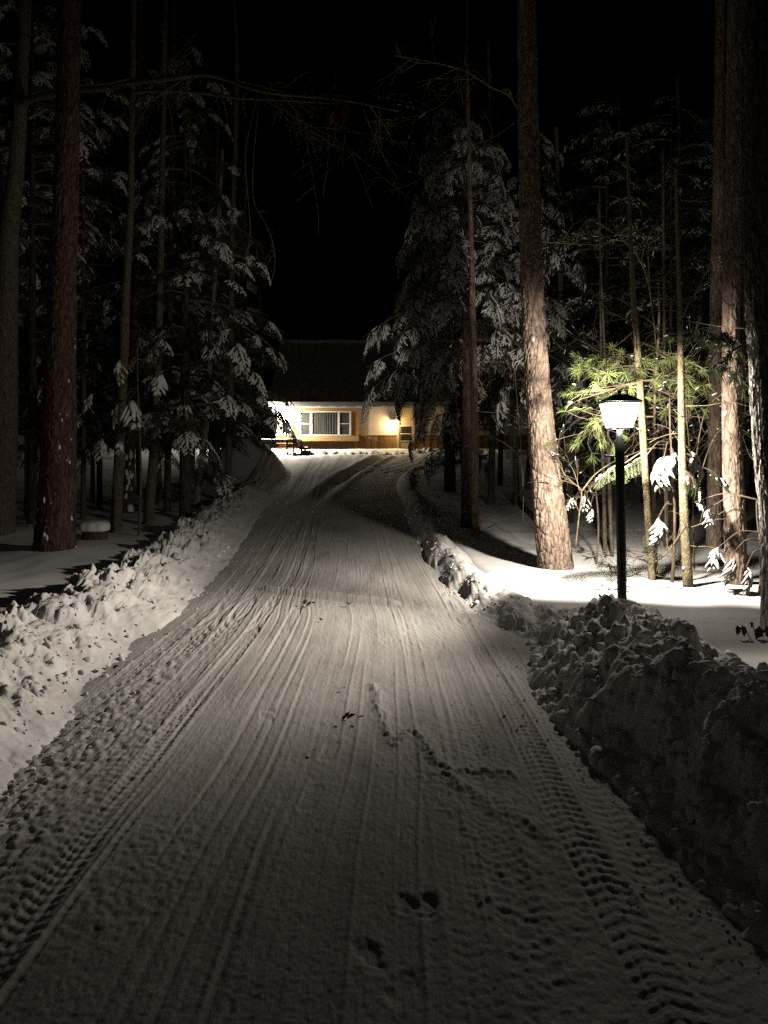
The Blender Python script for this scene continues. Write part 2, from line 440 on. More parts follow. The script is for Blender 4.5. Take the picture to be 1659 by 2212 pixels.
def road_z(X, Y):
    L = LX(Y); R = RX(Y)
    u = X - (-.4 * (1 - sstep(6, 30, Y)) + -1.4 * sstep(6, 30, Y))            # follows the bend
    z = rise(Y) + .012 * fbm(X * .8, Y * .5, 31, 3) + .003 * fbm(X * 9, Y * 7, 32, 3)
    near = 1 - sstep(14, 24, Y) * .4
    uw = u + .03 * np.sin(Y * .5 + 1.0) + .03 * vnoise(Y * .7, Y * 0 + 3, 33) + .05 * sstep(7.8, 8.9, Y) * (1 - sstep(8.9, 10.5, Y)) * (X < .2)
    # scraped grooves along the drive
    for (fr, am, sd) in ((6, .0012, 41), (19, .0011, 42), (43, .0011, 43), (71, .0009, 44)):
        g = vnoise(uw * fr, Y * .10 + 5, sd)
        z = z - am * near * (np.abs(g) ** .7 * np.sign(g)) * (.18 + .95 * sstep(-.1, .5, vnoise(uw * 1.7 + sd, Y * .22, sd + 7)))
    for (o, am) in ((-.86, .005), (-.80, .006), (-.40, .004), (-.33, .005), (-.24, .004), (.14, .004), (.20, .003), (.56, .004), (.72, .004), (1.02, .005), (1.08, .004), (-1.18, .005), (-.72, .008), (-.62, .006), (-.5, .006), (-.12, .004), (.05, .0045), (.3, .004), (.46, .0045), (-.95, .008)):
        dd = uw - o - .02 * vnoise(Y * .4, Y * 0 + o * 9, 45)
        z = z + am * np.exp(-(dd / .010) ** 2) * sstep(-.2, .4, vnoise(Y * .35 + o * 7, Y * 0 + 2, 46)) - sstep(-.3, .3, vnoise(Y * .3 + o * 5, Y * 0 + 8, 47)) * am * .9 * np.exp(-((dd - .024) / .013) ** 2)
    # tyre tracks
    tracks = [(-1.30, .17, .014, .062, 0), (-1.02, .17, .014, .066, 1), (-.78, .12, .015, .060, 2), (-1.52, .14, .010, .07, 3), (-.56, .10, .007, .06, 7),
              (.84, .15, .012, .064, 4), (1.23, .16, .014, .068, 5), (1.44, .13, .008, .07, 6), (.62, .12, .004, .06, 8)]
    for (o, w, dep, pitch, k) in tracks:
        oo = o + .05 * np.sin(Y * .33 + k * 1.7) + .02 * vnoise(Y * .6, Y * 0 + k, 50)
        d = u - oo
        hw = w / 2
        m = 1 - sstep(hw - .012, hw + .012, np.abs(d))
        fade = (sstep(-.45, .15, vnoise(Y * .23 + 3 * k, Y * 0 + 1, 51)) * .7 + .2) * (.55 + .45 * sstep(-.3, .3, fbm(X * 3, Y * 1.6, 54, 2))) * (.62 + .38 * sstep(3, 5.5, Y))
        ph = (Y + np.abs(d) * .55 * (1 if k % 2 else -1)) / pitch * 2 * np.pi
        blk = sstep(-.5, .3, np.sin(ph) + .35 * vnoise(X * 45, Y * 20, 52)) * (1 - .6 * np.exp(-(d / .014) ** 2)) * (1 - .5 * np.exp(-((np.abs(d) - hw * .5) / .01) ** 2))
        z = z - fade * m * (dep - dep * .95 * blk * (1 - sstep(9, 13, Y))) + fade * .0065 * np.exp(-((np.abs(d) - hw - .014) / .010) ** 2) * (.7 + .5 * vnoise(X * 9, Y * 9, 53))
    # churned left wheel path and right edge
    ch = sstep(-.35, .25, fbm(X * 1.5, Y * .5, 60, 2)) * (np.exp(-((u + 1.28) / .30) ** 2) + .8 * np.exp(-((u - 1.25) / .28) ** 2)) * (1 - sstep(5, 9, Y) * .7)
    z = z + masked(lambda a, b: .013 * (lumps(a * 19, b * 16, 61) - .25) + .008 * vnoise(a * 34, b * 30, 62), ch, X, Y) * ch
    z = z + .0014 * vnoise(X * 60, Y * 50, 65) + .0009 * vnoise(X * 110, Y * 90, 66)
    z = z + .004 * sstep(.1, .6, vnoise(X * 2.1, Y * 1.3, 63)) * vnoise(X * 40, Y * 34, 64)
    # ridge straight across, and the broken berm at the right
    p0 = gp(575, 1276); p1 = gp(850, 1304)
    z = z + .06 * np.exp(-(seg_dist(X, Y, [p0, p1]) / .055) ** 2) - .03 * np.exp(-(seg_dist(X, Y + .10, [p0, p1]) / .05) ** 2)
    br = [gp(805, 1480), gp(835, 1575), gp(850, 1605), gp(905, 1572), gp(935, 1630), gp(960, 1655), gp(1100, 1672)]
    d = seg_dist(X + .03 * vnoise(X * 9, Y * 9, 71), Y + .05 * vnoise(X * 8, Y * 8, 72), br)
    wgt = np.exp(-(d / .04) ** 2); z = z + wgt * (.007 + masked(lambda a, b: .026 * domes(a * 24, b * 20, 73), wgt, X, Y))
    br2 = [gp(960, 1670), gp(1040, 1720), gp(1180, 1790)]
    d = seg_dist(X, Y + .04 * vnoise(X * 8, Y * 8, 74), br2)
    wgt = np.exp(-(d / .045) ** 2); z = z + wgt * (.004 + masked(lambda a, b: .02 * lumps(a * 19, b * 16, 75), wgt, X, Y))
    # foot prints
    for (px, py, ang, dep, ln, sole) in ((878, 1950, .3, .012, .12, 0), (922, 1952, -.15, .015, .15, 0), (672, 1722, -.1, .004, .28, 1), (712, 1622, -.1, .004, .27, 1), (576, 1546, .1, .004, .27, 1),
                                   (795, 2060, .5, .010, .17, 0), (870, 2130, -.4, .008, .16, 0), (1165, 1830, .2, .008, .2, 0)):
        cx, cy = gp(px, py)
        a = (X - cx) * math.cos(ang) + (Y - cy) * math.sin(ang); b = -(X - cx) * math.sin(ang) + (Y - cy) * math.cos(ang)
        if sole:
            wid = .048 - .010 * np.exp(-((b + .02) / .05) ** 2); q = (a / wid) ** 4 + (b / (ln / 2)) ** 4
            q = q + .25 * vnoise(X * 30, Y * 30, 85)
            mk = 1 - sstep(.4, 1.6, q)
            z = z - mk * (dep + .0022 * np.sin(b / .020 * 2 * np.pi + 2.5 * np.sin(a * 30))) + .25 * dep * np.exp(-((q - 2.0) / .8) ** 2)
        else:
            q = (a / .04) ** 2 + (b / (ln / 2)) ** 2 + .6 * vnoise(X * 26, Y * 26, 86)
            z = z - dep * (1 - sstep(.1, 1.5, q)) + .12 * dep * np.exp(-((q - 2.2) / 1.0) ** 2)
    # far end: drifted ruts
    far = sstep(16, 24, Y)
    z = z + far * (.05 * fbm(X * 1.6, Y * .35, 81, 4) + .03 * vnoise(u * 3.5, Y * .12, 82))
    d = np.abs(X - (-1.9 + .05 * (Y - 20) + .012 * np.clip(Y - 25, 0, 20) ** 2 * 1.2))
    z = z - far * .12 * np.exp(-(d / .22) ** 2) + far * .07 * np.exp(-((d - .42) / .16) ** 2)
    return z


ys = np.concatenate([np.linspace(-8, 1.35, 50), 1.0 / np.linspace(1 / 1.4, 1 / 36.2, 720)])
tt = np.linspace(0, 1, 660)
L = (LX(ys) - .3)[:, None]; R = (RX(ys) + .3)[:, None]
XX = L + (R - L) * tt[None, :]; YY = np.repeat(ys[:, None], len(tt), 1)
mb = MB(); mb.add(np.stack([XX, YY, road_z(XX, YY)], -1).reshape(-1, 3), grid_faces(len(ys), len(tt)))
tag(mb.build('driveway', M['road']), kind='structure')

# ------------------------------------------------------------------ clods
def ico(sub=2):
    import bmesh
    bm = bmesh.new(); bmesh.ops.create_icosphere(bm, subdivisions=sub, radius=1)
    V = np.array([v.co[:] for v in bm.verts]); Fc = np.array([[v.index for v in f.verts] for f in bm.faces]); bm.free()
    return V, Fc


def clod_variant(k):
    V, Fc = ico(2); r = np.random.default_rng(100 + k)
    V = V * (1, r.uniform(.65, 1), r.uniform(.5, .85))
    for _ in range(7):
        n = r.normal(size=3); n /= np.linalg.norm(n); d = r.uniform(.38, .66)
        over = V @ n - d
        V = V - np.clip(over, 0, None)[:, None] * n * .96
    V = V + .05 * np.stack([vnoise(V[:, 0] * 3 + k, V[:, 1] * 3 + V[:, 2] * 2, s) for s in (1, 2, 3)], 1)
    return V, Fc


CLODS = [clod_variant(k) for k in range(14)]


def rotm(r):
    a, b, c = r.uniform(0, 6.28), r.uniform(-.7, .7), r.uniform(-.7, .7)
    ca, sa, cb, sb, cc, sc = math.cos(a), math.sin(a), math.cos(b), math.sin(b), math.cos(c), math.sin(c)
    return np.array([[ca, -sa, 0], [sa, ca, 0], [0, 0, 1]]) @ np.array([[cb, 0, sb], [0, 1, 0], [-sb, 0, cb]]) @ np.array([[1, 0, 0], [0, cc, -sc], [0, sc, cc]])


# ------------------------------------------------------------------ left bank
def left_prof(s, Y):
    H = .35 + .05 * fbm(Y * .5, Y * 0, 91, 2)
    wob = .16 * fbm(Y * .9, s * .6, 92, 3)
    up = sstep(-.05, .85, s + wob) ** .9
    dn = 1 - sstep(.95, 1.35, s + wob * 1.2)
    return H * up * dn, up * dn


def left_z(X, Y):
    s = LX(Y) - X
    p, m = left_prof(s, Y)
    p = p * (1 - .35 * sstep(18, 30, Y))
    rough = m * sstep(.0, .35, s) + .15 * np.exp(-(s / .2) ** 2)
    rough = rough * (.60 + .60 * sstep(-.25, .35, fbm(X * 1.6, Y * 1.3, 99, 3)))
    p = p + .05 * m * fbm(X * 2.2, Y * 1.9, 90, 3)
    z = rise(Y) - .015 - .05 * sstep(.06, -.1, s) + p
    z = z + rough * (.20 * domes(X * 3.3, Y * 2.9, 93) + .11 * domes(X * 7, Y * 6.2, 94) + .06 * lumps(X * 8, Y * 7, 98) + .04 * domes(X * 16, Y * 14, 95) + .018 * lumps(X * 30, Y * 26, 97) + .015 * vnoise(X * 20, Y * 20, 96) - .09)
    z = z + 1.35 * np.exp(-((X + 4.95) / 1.15) ** 2 - ((Y - 27.5) / 2.6) ** 2) * sstep(.0, .7, s)
    out = sstep(1.05, 1.5, s)
    return z * (1 - out) + (woods(X, Y) - .05) * out


ys = np.concatenate([np.linspace(-8, 1.42, 50), 1.0 / np.linspace(1 / 1.5, 1 / 33.0, 720)])
ss = np.linspace(-.12, 1.6, 260)
YY = np.repeat(ys[:, None], len(ss), 1); XX = LX(YY) - ss[None, :]
mb = MB(); mb.add(np.stack([XX, YY, left_z(XX, YY)], -1).reshape(-1, 3), grid_faces(len(ys), len(ss))[:, ::-1])
lb = thing('snow_bank', 'long bank of plowed lumpy snow along the left edge of the driveway', 'snow bank', (-2.6, 8, .1))
mb.build('heap', M['bank'], lb)


def scatter_clods(n, spos, zfun, seed, size, yrange):
    r = np.random.default_rng(seed); b = MB()
    Ys = 1 / r.uniform(1 / yrange[1], 1 / yrange[0], n); Xs = np.array([float(spos(r, y)) for y in Ys])
    Zs = zfun(Xs, Ys)
    for X, Y, z in zip(Xs, Ys, Zs):
        sz = size(r, Y)
        V, Fc = CLODS[r.integers(len(CLODS))]
        b.add(V @ rotm(r).T * sz + (X, Y, z + sz * r.uniform(-.5, .1)), Fc)
    return b


cl = scatter_clods(2000, lambda r, Y: LX(Y) - np.clip(r.normal(.6, .38), .0, 1.3), left_z, 5, lambda r, Y: float(np.clip(r.lognormal(-3.95, .5), .010, .055)), (2.3, 24))
tag(cl.build('clods', M['bank'], lb), kind='stuff')
cl = scatter_clods(550, lambda r, Y: LX(Y) + abs(r.normal(.0, .16)), road_z, 6, lambda r, Y: float(np.clip(r.lognormal(-4.7, .45), .005, .025)), (2.2, 16))
tag(cl.build('crumbs', M['bank'], lb, smooth=False), kind='stuff')

# ------------------------------------------------------------------ right bank
_H = smooth_table([(-5, .60), (2, .60), (3.6, .54), (4.2, .50), (4.75, .42), (5.3, .42), (5.9, .40), (6.5, .28), (7.0, .22), (7.6, .21), (9, .25), (12, .28), (18, .30), (30, .25)], -5, 45, .18)
_C = smooth_table([(-5, .8), (3, .85), (3.9, .78), (4.4, .56), (4.9, .42), (5.6, .50), (6.2, .52), (7.2, .40), (8, .3), (10, .26), (20, .3), (30, .4)], -5, 45, .2)


def right_z(X, Y):
    s = X - RX(Y)
    H = np.interp(Y, *_H); C = np.interp(Y, *_C)
    wob = .10 * fbm(Y * 1.1, s * .8, 101, 3)
    q = (s + wob) / C
    up = sstep(-.05, 1.0, q) ** .75
    w = woods(X, Y) - rise(Y)
    wide = np.where(Y < 6.9, 1.0, .55)
    dn = sstep(1.05, 2.0, (s + wob) / np.where(Y < 7.2, np.maximum(C, .72), C) / (1 + wide * .2))
    big = 1 - sstep(6.8, 7.6, Y)
    p = H * up * (1 - dn) + (w - .03) * dn
    p = p + big * .10 * np.exp(-((X - 1.75) / .25) ** 2 - ((Y - 5.85) / .35) ** 2) + big * .06 * np.exp(-((X - 2.05) / .22) ** 2 - ((Y - 6.2) / .25) ** 2) \
        + .10 * np.exp(-((X - 1.62) / .2) ** 2 - ((Y - 4.1) / .25) ** 2)
    m = sstep(-.02, .35, q) * (1 - sstep(1.5, 2.1, (s + wob) / np.where(Y < 7.2, np.maximum(C, .72), C)))
    face = sstep(0, .3, q) * (1 - sstep(.55, .9, q))                    # sheared plow face stays smoother
    amt = m * (1 - .1 * face * (.5 + .5 * fbm(Y * 1.3, X, 102, 2)))
    amt = amt * (big + (1 - big) * .42) * (.7 + .6 * sstep(-.3, .35, fbm(X * 1.5, Y * 1.5, 119, 3)))
    p = p + .06 * m * fbm(X * 1.9, Y * 1.9, 118, 3)
    z = rise(Y) - .015 - .05 * sstep(.05, -.1, s) + p
    z = z + amt * (.22 * domes(X * 3.4, Y * 3.2, 103) + .11 * domes(X * 7.5, Y * 7, 104) + .055 * domes(X * 15, Y * 14, 105) + .022 * domes(X * 32, Y * 28, 109) + .010 * vnoise(X * 22, Y * 22, 106) - .12)
    z = z + np.exp(-(s / .14) ** 2) * .03 * lumps(X * 15, Y * 13, 107)
    out = sstep(1.75, 2.35, s) * big + (1 - big) * sstep(.8, 1.25, s)
    return z * (1 - out) + (woods(X, Y) - .04) * out


ys = np.concatenate([np.linspace(-8, 1.22, 50), 1.0 / np.linspace(1 / 1.3, 1 / 33.0, 760)])
ss = np.linspace(-.12, 2.5, 340)
YY = np.repeat(ys[:, None], len(ss), 1); XX = RX(YY) + ss[None, :]
mb = MB(); mb.add(np.stack([XX, YY, right_z(XX, YY)], -1).reshape(-1, 3), grid_faces(len(ys), len(ss)))
rb = thing('snow_bank', 'tall rugged shadowed snow bank on the right, heaped in front of the lamp post', 'snow bank', (1.6, 5, .1))
mb.build('heap', M['bank'], rb)
cl = scatter_clods(1500, lambda r, Y: RX(Y) + np.clip(r.normal(.6, .42), .08, 1.8), right_z, 8, lambda r, Y: float(np.clip(r.lognormal(-3.55, .5), .012, .085)), (2.0, 7.0))
cl2 = scatter_clods(260, lambda r, Y: RX(Y) + np.clip(r.normal(.15, .12), .0, .6), right_z, 9, lambda r, Y: float(np.clip(r.lognormal(-4.0, .4), .010, .045)), (6.8, 18))
cl.v += cl2.v; cl.f += [f + cl.n for f in cl2.f]; cl.m += cl2.m; cl.n += cl2.n
tag(cl.build('clods', M['bank'], rb), kind='stuff')
cl = scatter_clods(200, lambda r, Y: RX(Y) - abs(r.normal(.0, .15)), road_z, 10, lambda r, Y: float(np.clip(r.lognormal(-4.8, .4), .005, .016)), (2.4, 12))
tag(cl.build('crumbs', M['bank'], rb, smooth=False), kind='stuff')

# low ridge pushed up before the house
def yard_z(X, Y):
    d = Y - (35.55 + .25 * np.sin(X * .7))
    return rise(Y) - .12 + .26 * np.exp(-(d / .42) ** 2) * (.75 + .6 * fbm(X * 1.3, Y * .9, 111, 3)) + np.exp(-(d / .5) ** 2) * (.10 * lumps(X * 3.5, Y * 3.5, 112) + .06 * lumps(X * 8, Y * 8, 113))


gx = np.linspace(-5.2, 6.5, 240); gy = np.linspace(34.5, 36.75, 60)
XX, YY = np.meshgrid(gx, gy)
mb = MB(); mb.add(np.stack([XX, YY, yard_z(XX, YY)], -1).reshape(-1, 3), grid_faces(len(gy), len(gx)))
yb = mb.build('snow_bank', M['bank'], origin=(0, 35.5, 1.8))
tag(yb, 'low ridge of pushed snow lying along the foot of the house wall', 'snow bank')

# two things poking out of the right bank by the post
V, Fc = ico(4)
V = V * (.125, .12, .135); V = V * (1 + .05 * vnoise(V[:, 0] * 9 + 3, V[:, 1] * 9 + V[:, 2] * 7, 4)[:, None])
V[:, 2] = np.maximum(V[:, 2], -.08)
p = at(1397, 1345, 7.0); mb = MB(); mb.add(V + p + (0, 0, .02), Fc)
o = mb.build('snow_boulder', M['bank'], origin=p)
tag(o, 'smooth round snow-covered boulder to the right of the lamp post base', 'boulder')
V, Fc = CLODS[3]
p = at(1335, 1312, 6.45); mb = MB(); mb.add(V @ rotm(np.random.default_rng(4)).T * (.19, .14, .13) + p, Fc)
o = mb.build('snow_block', M['bank'], origin=p, smooth=False)
tag(o, 'large tilted block of crusted snow topping the heap in front of the lamp post', 'snow block')

# ------------------------------------------------------------------ house
HYW = 37.0
hx = lambda x: (x - CX) / F * HYW
hz = lambda y: CAMZ + (HY - y) / F * HYW
house = thing('house', 'low cream and brown house with a tall dark roof at the end of the driveway', 'house', (-1.5, HYW, 1.8))
hl, hr = hx(598), 8.0
zsid = hz(941)
zeave = hz(879)
mb = MB(); mb.box((hl, HYW, zsid), (hr, HYW + 7.5, zeave + .25)); mb.build('wall', M['cream'], house, smooth=False)
mb = MB(); mb.box((hl - .03, HYW - .05, 1.0), (hx(857), HYW + 7.5, zsid)); mb.box((hx(896), HYW - .05, 1.0), (hr + .03, HYW + 7.5, zsid))
mb.box((hx(857), HYW + .1, 1.0), (hx(896), HYW + 7.5, zsid))
x = hl
while x < hr:                                                       # shadow battens between the boards
    if not (hx(855) < x < hx(898)): mb.box((x, HYW - .065, 1.0), (x + .025, HYW - .051, zsid - .01))
    x += .30
mb.build('board_siding', M['siding'], house, smooth=False)
mb = MB(); mb.box((hl - .05, HYW - .075, zsid + .002), (hx(857) - .002, HYW - .003, zsid + .035)); mb.box((hx(896) + .002, HYW - .075, zsid + .002), (hr + .05, HYW - .003, zsid + .035)); mb.build('trim_strip', M['ledge'], house, smooth=False)
mb = MB(); mb.box((hx(633), HYW - .10, hz(941) + .004), (hx(775), HYW - .004, hz(882))); mb.build('window_panel', M['ochre'], house, smooth=False)
mb = MB(); mb.box((hx(633.5), HYW - .24, hz(953)), (hx(775.5), HYW - .078, hz(941.2))); mb.build('window_box', M['ledge'], house, smooth=False)
# window
wy = HYW - .10
w = MB()
x0, x1, z0, z1 = hx(648.8), hx(758.6), hz(941), hz(888.6)
t = .055
def bar(a, b, c, d, dep=.05): w.box((a, wy - dep, c), (b, wy - .002, d))
bar(x0, x1, z1 - t, z1); bar(x0, x1, z0 + .004, z0 + t * .8)
for (a, b) in ((x0, hx(650.8)), (hx(670.2), hx(674.9)), (hx(729.8), hx(734)), (hx(754.8), x1)): bar(a, b, z0 + t * .8 + .001, z1 - t - .001)
wf = w.build('window', M['white'], house, smooth=False)
zm = hz(915.5)
for (a, b) in ((hx(650.8), hx(670.2)), (hx(734), hx(754.8))):
    w = MB(); w.box((a + .002, wy - .035, zm - .018), (b - .002, wy - .003, zm + .018)); w.build('sash_rail', M['white'], wf, smooth=False)
for (a, b) in ((hx(650.8), hx(670.2)), (hx(734), hx(754.8))):
    w = MB(); w.box((a + .001, wy - .012, z0 + t * .8), (b - .001, wy - .004, z1 - t)); w.build('pane', M['curtain'], wf, smooth=False)
# pleated curtain in the middle light
n = 160
cxs = np.linspace(hx(674.9) + .002, hx(729.8) - .002, n)
fold = np.where(cxs > hx(700), 1, .35)
yo = wy - .012 - .009 * fold * (1 + np.sin(cxs * 62 + 1.5 * np.sin(cxs * 9)))
w = MB(); V = np.concatenate([np.stack([cxs, yo, np.full(n, z0 + t * .8)], 1), np.stack([cxs, yo, np.full(n, z1 - t)], 1)])
w.add(V, grid_faces(2, n)); w.build('curtain', M['curtain'], wf)
# door
dx0, dx1 = hx(857), hx(896)
mb = MB(); dz1 = hz(886)
mb.box((dx0 + .002, HYW - .09, 1.2), (dx0 + .12, HYW + .05, dz1)); mb.box((dx1 - .12, HYW - .09, 1.2), (dx1 - .002, HYW + .05, dz1)); mb.box((dx0 + .002, HYW - .09, dz1 + .001), (dx1 - .002, HYW + .05, dz1 + .1))
dr = mb.build('door', M['door'], house, smooth=False)
mb = MB(); mb.box((dx0 + .121, HYW - .04, 1.2), (dx1 - .121, HYW + .02, dz1 - .001)); mb.build('door_leaf', M['door'], dr, smooth=False)
mb = MB(); mb.box((hx(866), HYW - .055, hz(952)), (hx(887.5), HYW - .042, hz(921))); mb.build('pane', M['room'], dr, smooth=False)
mb = MB()
a0, a1, b0, b1 = hx(866), hx(887.5), hz(952), hz(921)
for (q0, q1) in ((b0 - .03, b0 - .001), (b1 + .001, b1 + .03), (hz(938), hz(936.5))):
    mb = MB(); mb.box((a0 - .03, HYW - .062, q0), (a1 + .03, HYW - .056, q1)); mb.build('glazing_bead', M['white'], dr, smooth=False)
# roof
ey = HYW - .65; ez = zeave + .16; ry = HYW + 3.6; rz = CAMZ + (HY - 742) / F * ry
rl, rr = hx(584), 9.5
mb = MB(); nX, nY = 90, 40
gx = np.linspace(rl, rr, nX); gt = np.linspace(0, 1, nY)
XX, TT = np.meshgrid(gx, gt)
Zs = ez + (rz - ez) * TT + .05 * fbm(XX * .8, TT * 5, 121, 3) * (TT < .999) + .05
mb.add(np.stack([XX, ey + (ry - ey) * TT, Zs], -1).reshape(-1, 3), grid_faces(nY, nX))
yb2 = ry + (ry - ey)
mb.add([(rl, ry, rz), (rr, ry, rz), (rr, yb2, ez), (rl, yb2, ez)], [(0, 1, 2, 3)])
mb.add([(rl, ey, ez - .02), (rr, ey, ez - .02), (rr, ry, rz - .12), (rl, ry, rz - .12)], [(3, 2, 1, 0)])
rf = mb.build('roof', M['shingle'], house)
mb = MB(); P = np.stack([np.linspace(rl, rr, 60), np.full(60, ry), rz + .09 + .02 * np.sin(np.linspace(0, 40, 60))], 1); mb.tube(P, .11 + .02 * RNG.random(60), 8)
mb.build('ridge_snow', M['bank'], rf)
mb = MB(); mb.box((rl, ey - .03, ez - .13), (rr, ey - .001, ez + .03)); mb.build('fascia', M['white'], rf, smooth=False)
n = 500                                                              # scalloped lower trim under the eave
sx = np.linspace(rl, rr, n); zz = ez - .16 - .035 * np.abs(np.sin(sx * 5.2))
mb = MB(); V = np.concatenate([np.stack([sx, np.full(n, ey - .012), zz], 1), np.stack([sx, np.full(n, ey - .012), np.full(n, ez - .131)], 1)]); mb.add(V, grid_faces(2, n)); mb.build('scalloped_trim', M['white'], rf, smooth=False)
mb = MB(); mb.box((rl + .05, ey + .001, ez - .10), (rr - .05, HYW - .001, ez - .07)); mb.build('soffit', M['white'], rf, smooth=False)
mb = MB(); mb.add([(hl, HYW + .001, zeave + .2), (hl, yb2 - .6, zeave + .2), (hl, ry, rz - .25)], [(0, 2, 1)]); mb.build('gable', M['cream'], house, smooth=False)
# wall lamps
lampL = np.array([hx(601), HYW - .58, hz(889.5)])
V, Fc = ico(3)
wl = thing('wall_lamp', 'glaring white lamp under the eave at the left corner of the house', 'lamp', lampL)
mb = MB(); mb.add(V * (.24, .24, .25) + lampL, Fc); mb.build('globe', M['globe'], wl)  # globe enlarged past the wall corner so its glow stands in for flare
mb = MB(); mb.box(lampL + (.02, .235, -.06), lampL + (.12, .579, .06)); mb.build('bracket', M['black_metal'], wl, smooth=False)
lampR = np.array([hx(849), HYW - .22, hz(917)])
wr = thing('wall_lamp', 'amber wall lamp beside the door, half hidden by spruce boughs', 'lamp', lampR)
mb = MB(); mb.add(V * (.07, .07, .11) + lampR, Fc); mb.build('globe', M['amber'], wr)
mb = MB(); mb.box(lampR + (-.04, .09, -.08), lampR + (.04, .219, .08)); mb.box(lampR + (-.1, -.1, .115), lampR + (.1, .1, .13)); mb.build('bracket', M['black_metal'], wr, smooth=False)
# snowy railing / bench before the left corner
RY = 35.2
rail = thing('porch_railing', 'dark wooden railing with thick snow on both bars in front of the bright left corner', 'railing', (at(610, 975, RY)[0], RY, 1.8))
a = lambda x, y: at(x, y, RY)
def rbox(x0, y0, x1, y1, dep, mi=None):
    p, q = a(x0, y1), a(x1, y0); m_ = MB(); m_.box((p[0], RY - dep, p[2]), (q[0], RY + dep, q[2])); return m_
rbox(560, 953, 652, 956.5, .06).build('top_rail', M['deckwood'], rail, smooth=False)
rbox(574, 963.5, 650, 967, .06).build('lower_rail', M['deckwood'], rail, smooth=False)
for x in (585, 620, 634.5, 651): rbox(x - 1.6, 950.5 if x == 651 else 956.6, x + 1.6, 984, .05).build('post', M['deckwood'], rail, smooth=False)
rbox(648, 969, 666, 971.5, .3).build('step', M['deckwood'], rail, smooth=False)
for (x0, x1, y, r) in ((556, 651, 950.5, .065), (572, 648, 961, .055), (647, 667, 967.5, .05)):
    k = 40; xs_ = np.linspace(x0, x1, k); P = np.array([a(q, y) for q in xs_]); m_ = MB()
    rr_ = r * (1 + .25 * vnoise(xs_ * .25, xs_ * 0, 7)) * np.sqrt(np.clip(np.minimum(np.linspace(0, 12, k), np.linspace(12, 0, k)), .05, 1))
    m_.tube(P, rr_, 10, flat=.9); m_.build('snow_cap', M['tsnow'], rail)

# ------------------------------------------------------------------ lamp post
LPX, LPY = (1338 - CX) / F * 8.0, 8.0
def lz(y): return CAMZ + (HY - y) / F * LPY
lp = thing('lamp_post', 'black lamp post with a glowing four-sided lantern standing in the snow', 'lamp post', (LPX, LPY, lz(1300)))
mb = MB(); P = np.array([(LPX + .03 * (1 - q), LPY, .0 + (lz(927)) * q) for q in np.linspace(0, 1, 24)]); mb.tube(P, np.where(np.linspace(0, 1, 24) > .95, .030, .047), 20); mb.build('post', M['black_metal'], lp)
mb = MB(); mb.tube([(LPX - .14, LPY, lz(985)), (LPX + .02, LPY, lz(985))], .011, 8); mb.tube([(LPX - .145, LPY, lz(985)), (LPX - .135, LPY, lz(985))], .018, 8); mb.build('ladder_bar', M['black_metal'], lp)
zb, zt = lz(926), lz(870); wb, wt = .105, .17
mb = MB()
for sx_ in (-1, 1):
    for sy_ in (-1, 1): mb.tube([(LPX + sx_ * wb, LPY + sy_ * wb, zb), (LPX + sx_ * wt, LPY + sy_ * wt, zt)], .004, 6)
for (zz_, ww) in ((zb, wb), (zt, wt)):
    c = [(LPX - ww, LPY - ww, zz_), (LPX + ww, LPY - ww, zz_), (LPX + ww, LPY + ww, zz_), (LPX - ww, LPY + ww, zz_)]
    for i in range(4): mb.tube([c[i], c[(i + 1) % 4]], .007, 6)
mb.build('lantern_frame', M['black_metal'], lp)
for i in range(4):
    c = [(-1, -1), (1, -1), (1, 1), (-1, 1)]
    (ax, ay), (bx, by) = c[i], c[(i + 1) % 4]
    e = .97
    mb = MB(); mb.add([(LPX + ax * wb * e, LPY + ay * wb * e, zb), (LPX + bx * wb * e, LPY + by * wb * e, zb), (LPX + bx * wt * e, LPY + by * wt * e, zt), (LPX + ax * wt * e, LPY + ay * wt * e, zt)], [(0, 1, 2, 3)])
    mb.build('glass_pane', M['lamp_glass'], lp, smooth=False)
mb = MB(); wc = .185
mb.add([(LPX - wc, LPY - wc, zt + .008), (LPX + wc, LPY - wc, zt + .008), (LPX + wc, LPY + wc, zt + .008), (LPX - wc, LPY + wc, zt + .008),
        (LPX - .07, LPY - .07, zt + .08), (LPX + .07, LPY - .07, zt + .08), (LPX + .07, LPY + .07, zt + .08), (LPX - .07, LPY + .07, zt + .08)],
       [(3, 2, 1, 0), (0, 1, 5, 4), (1, 2, 6, 5), (2, 3, 7, 6), (3, 0, 4, 7), (4, 5, 6, 7)])
cap = mb.build('lantern_cap', M['black_metal'], lp, smooth=False)
mb = MB(); mb.tube([(LPX, LPY, zt + .08), (LPX, LPY, zt + .095), (LPX, LPY, zt + .11), (LPX, LPY, zt + .13)], [.03, .014, .026, .006], 12); mb.build('finial', M['black_metal'], cap)
V, Fc = ico(3)
BULB = np.array([LPX, LPY, zb + .125])
mb = MB(); mb.add(V * .035 + BULB, Fc); mb.build('bulb', M['bulb'], lp)
mb = MB(); mb.tube([(LPX, LPY, zb - .02), (LPX, LPY, zb + .006), (LPX, LPY, zb + .07)], [.03, .03, .014], 16); mb.build('socket', M['black_metal'], lp)

